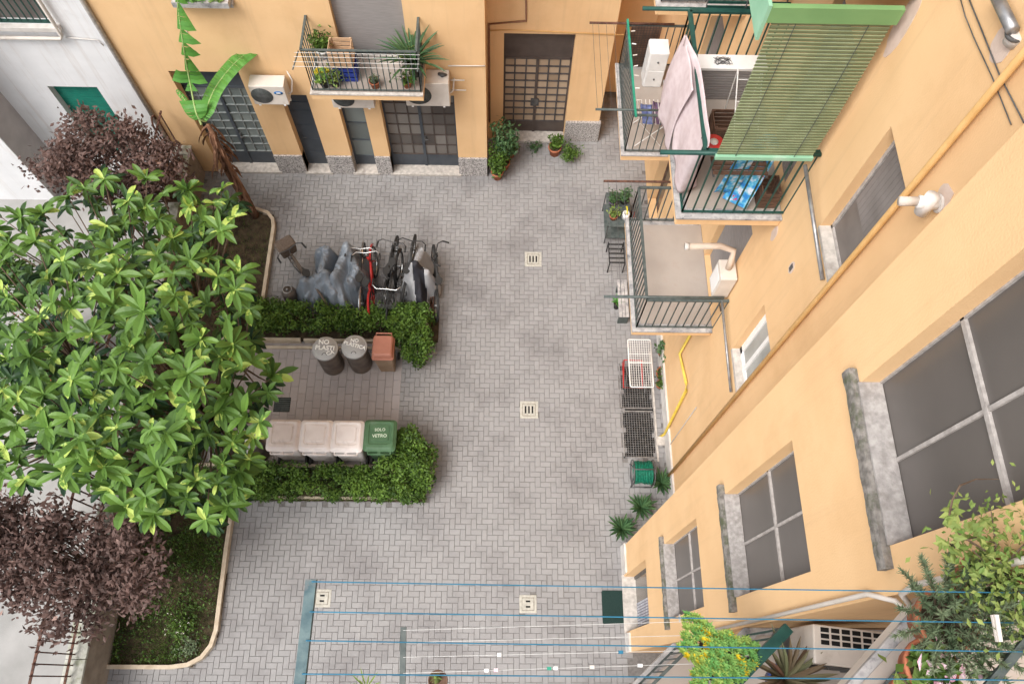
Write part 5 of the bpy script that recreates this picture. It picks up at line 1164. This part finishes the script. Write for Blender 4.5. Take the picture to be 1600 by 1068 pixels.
for k, dy in enumerate((0,.09,.2,.3)):
    tag(MB().tube([(-3.5,9.66-dy,4.56),(-1.4,9.66-dy,4.55)],.004,5).build('clothes_line', M['whiteline']), 'white line strung in front of the potted balcony railing, %s from the rail' % ('nearest','second','third','farthest')[k], 'clothes line', 'white lines of the potted balcony')
for x,lb in ((-3.46,'left'),(-1.42,'right')):
    tag(MB().tube([(x,9.75,4.5),(x-.03*(x<-3),9.3,4.55)],.013,6).build('steel_bar', M['gr_green']), lb+' steel arm holding the white lines of the potted balcony', 'line arm', 'arms of the potted balcony lines')

# ================================================================ RIGHT BALCONY CONTENTS
def cabinet(label, x0,x1,y0,y1,z0,z1,mt,knobs=2):
    t = thing('cabinet', label, 'cabinet', ((x0+x1)/2,(y0+y1)/2,z0)); mb = MB(); mb.box(x0,x1,y0,y1,z0,z1); mb.build('body', mt, t, bevel=.008)
    for k in range(knobs):
        h = (z1-z0)/knobs; z = z0+h*(k+.5); mb = MB(); mb.box(x0-.012,x0,y0+.015,y1-.015,z0+k*h+.012,z0+(k+1)*h-.012); d = mb.build('door', mt, t)
        mb = MB(); mb.box(x0+.015,x1-.015,y0-.012,y0,z0+k*h+.012,z0+(k+1)*h-.012); mb.build('side_panel', mt, t)
        mb = MB(); mb.lathe([(0,0),(.018,0),(.012,.02),(0,.02)],(0,0,0),8); mb.v = [((x0+x1)/2+v[0],y0-.012-v[2],z+v[1]) for v in mb.v]; mb.build('knob', M['dkgrey'], t)
cabinet('narrow white cabinet standing on the lower rear balcony', 2.5,2.82,9.72,10.04,3.81,4.62,M['white_paint'])
t = thing('storage_chest', 'low chest with white top and grey slatted side on the green railed balcony', 'chest', (2.75,6.78,7.0))
mb = MB(); mb.box(2.32,3.15,6.66,6.88,7.52,7.56); mb.build('top', M['white_paint'], t, bevel=.004)
mb = MB(); mb.box(2.34,3.13,6.68,6.87,7.01,7.52)
for k in range(11): mb.box(2.34,3.13,6.672,6.68,7.03+k*.043,7.055+k*.043)
mb.build('slatted_body', M['shutter_grey'], t)
mb = MB()
for k in range(60):
    pass
pts = [(2.62+.1*math.cos(k*1.3)*(1+.3*math.sin(k)),6.77+.06*math.sin(k*1.7),7.565+.01*(k%3)) for k in range(34)]
tag(MB().tube(pts,.003,4).build('wire_tangle', M['dkgrey']), 'loose tangle of black wire lying on the white chest top', 'wire')
t = thing('laundry_rack', 'folding airer hung with purple and blue laundry on the lower rear balcony', 'airer', (2.5,8.6,3.8))
mb = MB(); 
for y in (8.42,8.9): mb.tube([(2.28,y,3.82),(2.72,y,4.4)],.008,5); mb.tube([(2.72,y,3.82),(2.28,y,4.4)],.008,5)
for k in range(8): x = 2.26+k*.068; mb.tube([(x,8.4,4.4),(x,8.92,4.4)],.005,4)
mb.build('frame', M['wirew'], t)
def cloth(name, label, P, nu, nv, mt, amp=.03, fr=9, seed=0, cat='laundry', grp=None):   # P(u,v)->point
    mb = MB(); mb.smooth = True; vs = []
    for i in range(nu+1):
        for j in range(nv+1):
            u, v = i/nu, j/nv; p = V3(P(u,v)); k = amp*(.25+v)
            vs.append(p+V3((k*(math.sin(u*fr+seed)+.6*noise.noise(V3((u*5,v*2,seed)))),k*.5*noise.noise(V3((u*4,v*4,seed+3))),.3*k*noise.noise(V3((u*5,v*5,seed+7))))))
    mb.add(vs, [(i*(nv+1)+j,(i+1)*(nv+1)+j,(i+1)*(nv+1)+j+1,i*(nv+1)+j+1) for i in range(nu) for j in range(nv)], .5, True)
    o = mb.build(name, mt, solid=.004); return tag(o, label, cat, grp) if label else o
cloth('towel', 'dark purple cloth over the right half of the airer', lambda u,v: (2.5+.3*u-.02,8.42+.46*v,4.42-.1*u), 12,10, M['purple'],.03,14,1)
cloth('towel', 'blue and white cloth over the left half of the airer', lambda u,v: (2.3+.18*u,8.4+.4*v,4.43-.02*u), 10,10, M['bluecloth'],.03,14,2)
def px_path(P, z, u):
    n = len(P)-1; f = min(u*n, n-1e-6); k = int(f); g = f-k; return AZ(P[k][0]*(1-g)+P[k+1][0]*g, P[k][1]*(1-g)+P[k+1][1]*g, z if not isinstance(z,(list,tuple)) else z[k]*(1-g)+z[k+1]*g)
def hang(label, T, Bt, zt, zb_, seed, amp):
    def P(u, v):
        a_, b_ = px_path(T, zt, u), px_path(Bt, zb_, u); p = a_.lerp(b_, v); p.x -= .05*math.sin(PI*v); return p
    cloth('bedsheet', label, P, 26, 24, M['sheet'], amp, 11, seed, grp='pink sheets on the green rail')
hang('pale pink sheet hanging flat and pointed at the far end of the green rail', [(1070,54),(1078,90),(1084,140)], [(1030,160),(1031,190),(1046,238)], 8.2, 7.1, 1, .018)
hang('pale pink sheet hanging lower and bunched at the near end of the green rail', [(1073,54),(1091,92),(1102,150),(1110,205),(1107,228)], [(1072,140),(1047,238),(1056,275),(1062,303),(1086,290)], [8.25,8.26,8.26,8.26,8.24], [7.6,7.3,7.2,7.1,7.15], 4, .026)
t = thing('ironing_board', 'ironing board with blue patterned cover leaning on the green railed balcony', 'ironing board', (2.85,5.3,7.0))
c0, c1 = V3((2.72,5.12,7.06)), V3((2.93,5.42,7.95)); d = (c1-c0).normalized(); s = V3((0.85,-.5,0)).normalized(); n = s.cross(d); mb = MB(); R1 = []; R2 = []
for k in range(18):
    f = k/17; w_ = .15*(1 if f < .7 else math.sqrt(max(0,1-((f-.7)/.3)**2))); R1.append((c0.lerp(c1,f), w_))
vs = [p+s*w_ for p,w_ in R1]+[p-s*w_ for p,w_ in R1[::-1]]; k = len(vs); mb.add(vs+[v+n*.025 for v in vs], [tuple(range(k-1,-1,-1)),tuple(range(k,2*k))]+[(i,(i+1)%k,k+(i+1)%k,k+i) for i in range(k)]); mb.build('board', M['pattern'], t)
mb = MB(); mb.tube([c0.lerp(c1,.2)-n*.02,c0.lerp(c1,.75)-n*.05+V3((.05,.05,0))],.01,5); mb.build('legs', M['wirew'], t)
mb = MB(); cloth('towel', 'blue patterned towel over the rail next to the ironing board', lambda u,v: (2.5+.18*u,5.1+.1*v,7.9-.75*v), 10,12, M['pattern'],.03,9,5)
crate('dark brown crate in the near right corner of the green railed balcony', 2.98,3.2,5.08,5.35,7.01,7.3,M['wooddk'],4)
crate('brown slatted shoe crate on the green railed balcony beside the sheets', 2.5,2.85,5.95,6.25,7.01,7.35,M['wooddk'],5)
t = thing('airer', 'white wire airer standing behind the green blind', 'airer', (2.8,6.1,7.0))
mb = MB()
for x in (2.72,3.0): mb.tube([(x,5.5,7.05),(x-.04,6.4,7.85),(x+.02,6.45,7.05)],.008,5)
for k in range(5): mb.tube([(2.7,5.6+k*.18,7.12+k*.16),(3.0,5.6+k*.18,7.12+k*.16)],.006,4)
mb.build('frame', M['wirew'], t)
t = thing('cushion', 'red round cushion with a pale centre beside the foot of the blind', 'cushion', tuple(AZ(1114,226,7.8)))
MB().lathe([(0,-.05),(.11,-.04),(.14,0),(.11,.04),(0,.05)],n=20).build('cushion', M['red'], t, local=True)
MB().lathe([(0,.05),(.045,.048),(.045,.056),(0,.058)],n=14).build('button', M['ivory'], t, local=True)
t = thing('rail_tray', 'brown slatted shelf hung inside the front railing of the green balcony', 'shelf', (2.6,5.2,7.7))
mb = MB()
for k in range(4): mb.box(2.3,2.9,5.06+k*.06,5.1+k*.06,7.68,7.7)
mb.build('slats', M['wooddk'], t); mb = MB(); mb.box(2.3,2.32,5.04,5.3,7.66,7.68); mb.box(2.88,2.9,5.04,5.3,7.66,7.68); mb.build('supports', M['dkgrey'], t)
# bright green prop bar with pegs on the lower rear balcony
t = thing('line_prop', 'bright green bar with clothes pegs along the rail of the lower rear balcony', 'bar', (2.12,9.2,4.8))
MB().bar((2.12,8.2,4.83),(2.1,10.25,4.83),.035,.03).build('bar', M['br_green'], t)
for k in range(7):
    y = 8.5+k*.24+rnd.uniform(-.05,.05); MB().obox((2.14,y,4.84),(.07,.02*rnd.uniform(-1,1),.0),(0,.014,0),(0,0,.014)).build('peg', M['white_paint'] if k % 2 else M['ivory'], t)
t = thing('mesh_screen', 'dark wire mesh panel at the far rail of the lower rear balcony', 'screen', (2.3,10.2,3.8))
mb = MB()
for k in range(10): mb.tube([(2.2+k*.05,10.16,3.82),(2.2+k*.05,10.16,4.8)],.003,4)
for k in range(18): mb.tube([(2.2,10.16,3.85+k*.055),(2.66,10.16,3.85+k*.055)],.003,4)
mb.build('mesh', M['black'], t); MB().box(2.18,2.7,10.17,10.19,3.82,4.75).build('backing', M['wooddk'], t)
# slatted awning top of the picture
t = thing('slatted_screen', 'dark green slatted screen beyond the green rail at the top of the picture', 'screen', (2.6,7.1,8.2))
mb = MB()
for k in range(14): mb.obox((2.3,7.02+k*.012,8.12+k*.055),(.95,0,0),(0,.012,0),(0,0,.034))
mb.build('slats', M['dk_green'], t)
mb = MB()
for x in (2.3,2.75,3.2): mb.bar((x,7.0,8.1),(x,7.2,8.95),.012,.012)
mb.build('uprights', M['dkgrey'], t)

# ================================================================ CORNER BALCONIES, LOWER RIGHT
sb = thing('corner_balconies', 'stack of cut corner balconies on the near right corner of the courtyard', 'balcony', (2.6,0,0))
def shape(off): return [(XE+off*.3,.45+off),(1.78-off,-.02+off*.3),(1.2-off,-.6),(1.2-off,-2),(4.2,-2),(4.2,.45)]
for z in (3.8,7.0,10.2):
    dx = .1 if z > 10 else 0
    sh = lambda o: [(x+dx,y) for x,y in shape(o)]
    mb = MB(); mb.prism(sh(0), z-.2, z-.04); s = mb.build('slab', M['ivory'] if z != 7 else M['orange'], sb)
    mb = MB(); mb.prism(sh(.02), z-.04, z); mb.build('coping', M['marble'], s, bevel=.006)
    mb = MB(); mb.prism([(XE+.12,.40),(1.9,-.04),(1.35,-.62),(1.35,-1.9),(4.1,-1.9),(4.1,.40)], z, z+.008); mb.build('floor_tiles', M['tile'], s)
    mb = MB(); rail_mb(mb, [(XE+.02+dx*2,.40),(1.83+dx*2,-.03),(1.27+dx,-.62),(1.27+dx,-1.9)], z, z+(.98 if z != 7 else 1.12), .1, top=.035 if z != 7 else .085); mb.build('railing', M['gr_green'] if z != 7 else M['dk_green'], sb)
mb = MB(); mb.box(2.2,4.2,-2.2,-2,0,14); mb.box(1.0,2.2,-2.2,-2,0,12.5); mb.build('wall', M['orange'], sb)
pipe('white downpipe along the block corner with an elbow over the air conditioner', [(XE-.03,.50,5.5),(XE-.03,.50,9.72),(XE+.02,.44,9.95),(XE+.2,.30,9.9)], .017, M['ivory'])
pipe('upper white downpipe bending into the corner above the rosemary', [(XE+.1,.38,10.0),(XE-.02,.46,10.12),(XE-.03,.49,10.3),(XE-.03,.49,15)], .017, M['ivory'])
t = ac('cream air conditioner with a slotted top on the middle corner balcony', (2.90,.25,7.5), .72,.55,.30, grp='air conditioner of the corner balcony', feet=False, rz=math.radians(-6))
mb = MB()
for k in range(7):
    for q in range(3): mb.box(-.3+k*.085,-.3+k*.085+.066,.0+q*.048,.035+q*.048,.545,.5535)
mb.build('top_slot_shade', M['hole_shade'], t, local=True)  # near-black bars paint the shade of slots, casing is uncut
mb = MB(); mb.box(-.28,-.24,-.14,.14,-.44,0); mb.box(.24,.28,-.14,.14,-.44,0); mb.build('stand', M['dkgrey'], t, local=True)
def cpot(*a, **k): return potted(*a, **k)
potted('big sedum with yellow and green rosettes on the lower corner railing', (AZ(1116,1030,8.1).x,AZ(1116,1030,8.1).y,7.85),.15,.22,M['wooddk'],M['leafS'],.16,.33,280,.055,None,'rosettes')
potted('reddish aloe with long spiky leaves beside the corner air conditioner', (2.36,.02,7.55),.13,.26,mat('blue_pot',(.04,.07,.25),(.06,.1,.32),6,.4),mat('aloe_leaf',(.14,.07,.05),(.16,.22,.11),3,.6,attr=True,c3=(.13,.16,.08)),.46,.3,30,.04,None,'blade')
potted('grey green rosemary bush on the upper corner balcony', (AZ(1490,960,11).x,AZ(1490,960,11).y-.02,10.75),.14,.2,M['terracotta'],M['leafR'],.32,.32,8400,.035,None,'needles')
potted('ivy with bright lobed leaves climbing at the right edge', (AZ(1555,905,11.1).x,AZ(1555,905,11.1).y,10.85),.13,.22,M['terracotta'],M['leafI'],.42,.34,1700,.035,None)
t = thing('climbing_vine', 'thin curling vine shoot reaching up beside the big stair window', 'vine', tuple(AZ(1500,830,11.1)))
pts = [(1540,860,11.2),(1500,835,11.25),(1483,805,11.3),(1488,780,11.35),(1500,758,11.4),(1525,748,11.4),(1560,748,11.4)]
mb = MB(); mb.tube([AZ(*q) for q in pts],[.005]*5+[.003,.002],5); mb.tube([AZ(1560,850,11.2),AZ(1530,838,11.2),AZ(1495,845,11.2)],.003,4); mb.build('stem', M['bark'], t)
mb = MB()
for q in pts[:3]+[(1478,800,11.3),(1490,812,11.3),(1520,830,11.2),(1540,822,11.2),(1470,850,11.2),(1500,860,11.2),(1482,862,11.15)]:
    for k in range(4): quadleaf(mb, AZ(q[0]+rnd.gauss(0,7),q[1]+rnd.gauss(0,7),q[2]), .07, min(1,rnd.uniform(.3,1)), 1.2)
mb.build('leaves', M['leafI'], t)
potted('pink and white cyclamen in a terracotta pot on the upper corner balcony', (AZ(1455,1040,10.9).x,AZ(1455,1040,10.9).y,10.75),.12,.16,M['terracotta'],M['leafH'],.12,.13,160,.06,None,'leaf',fl=M['flower'])
potted('bright green broad leaved plant at the bottom edge under the cyclamen', (AZ(1440,1085,10.9).x,AZ(1440,1085,10.9).y,10.7),.1,.14,M['terracotta'],M['leafI'],.14,.16,110,.09,None)
mb = MB(); a, b = AZ(1552,960,11.3), AZ(1560,1002,11.3); mb.bar(a,b,.018,.012); mb.bar(a+V3((0,0,.02)),b+V3((0,0,.014)),.016,.01); tag(mb.build('clothes_peg', M['ivory']), 'pale wooden clothes peg clipped at the right of the rosemary', 'clothes peg')
# ================================================================ CLOTHES LINE RACKS BELOW THE CAMERA
t = tag(MB().bar(AZ(487,905,11.2)+V3((0,0,0)),AZ(464,1110,11.2),.045,.03).build('steel_bar', M['bar1']), 'weathered teal steel arm holding the blue cords at the lower left of the racks', 'line arm', 'steel arms of the racks below the camera')
t = tag(MB().bar(AZ(630.5,979,8.1),AZ(628,1120,8.1),.045,.03).build('steel_bar', M['gr_green']), 'shorter dark grey arm holding the white cords', 'line arm', 'steel arms of the racks below the camera')
for (pa, pb), lb in zip((((487,908),(1640,926)),((484,955),(1640,973)),((478,1000),(1640,1018)),((472,1052),(1640,1062))), ('farthest blue cord of the four, crossing above the green mat','second blue cord, crossing the foot of the green mat','third blue cord, passing behind the sedum','nearest blue cord along the bottom edge')):
    A_, B_ = AZ(*pa,11.22), AZ(*pb,11.22); B_.z = 11.22
    tag(MB().tube([A_.lerp(B_,k/10)-V3((0,0,.02*math.sin(PI*k/10))) for k in range(11)],.0026,6).build('clothes_line', M['blueline']), lb, 'clothes line', 'blue cords below the camera')
for (pa, pb), lb, np_ in zip((((630,984),(1150,968)),((630,1003),(1150,990)),((630,1026),(1140,1014)),((630,1051),(1120,1035))), ('faint thin white cord farthest out','second white cord with no pegs','third white cord with one peg near its middle','nearest white cord strung with pegs'), (0,0,2,7)):
    A_, B_ = AZ(*pa,8.12), AZ(*pb,8.12)
    ln = tag(MB().tube([A_.lerp(B_,k/8) for k in range(9)],.0019,5).build('clothes_line', M['whiteline']), lb, 'clothes line', 'white cords of the lower rack')
PG = 'small pegs on the white cords'
cm = [M['white_paint'], M['blueline'], M['white_paint'], M['flower'], M['br_green'], M['white_paint'], M['ivory']]
cn = ['white','blue','white','pink','green','white','cream']
PEG = ['white peg on the third white cord, left of the drain cover','blue peg at the right end of the third white cord','leftmost peg on the nearest white cord','second peg from the left on the nearest white cord','green peg in the middle of the nearest white cord','white peg just right of the green one on the nearest cord','cream peg left of the rightmost one on the nearest cord','rightmost peg on the nearest white cord']
cords = [((630,1003),(1150,990)),((630,1026),(1140,1014)),((630,1051),(1120,1035))]
for k, (c_, px) in enumerate(((1,780),(1,970),(2,760),(2,775),(2,858),(2,868),(2,925),(2,1000))):
    (x0_,y0_),(x1_,y1_) = cords[c_]; f = (px-x0_)/(x1_-x0_); p = AZ(px, y0_+(y1_-y0_)*f, 8.13); q = k % 7
    tag(MB().box(p.x-.016,p.x+.016,p.y-.012,p.y+.012,p.z-.03,p.z+.025).build('clothes_peg', cm[q]), PEG[k], 'clothes peg', PG)
c = AZ(680,1062,8.0); t = thing('potted_cactus', 'tall thin spiny cactus stem in a dark pot at the bottom edge', 'cactus', (c.x,c.y,7.55))
pot_mb(.08,.15).build('pot', M['wooddk'], t, local=True); mb = MB(); mb.tube([(0,0,.12),(.0,.03,.35),(0.005,.02,.52)],[.022,.02,.012],8)
for k in range(40): a = rnd.random()*6.3; z = .14+rnd.random()*.36; mb.tube([(math.cos(a)*.018,.02+math.sin(a)*.018,z),(math.cos(a)*.045,.02+math.sin(a)*.045,z+.01)],.0012,3)
mb.build('stem', M['leafI'], t, local=True)
c = AZ(565,1075,8.0); agave('thin yellow green plant poking up at the bottom edge between the two arms', (c.x,c.y,7.7), 16, .2, .012, None, M['leafI'], 'grass_plant', .8)
for o in bpy.data.objects:
    if o.type == 'MESH' and o.parent is None and 'label' not in o and 'kind' not in o: print('UNTAGGED', o.name)
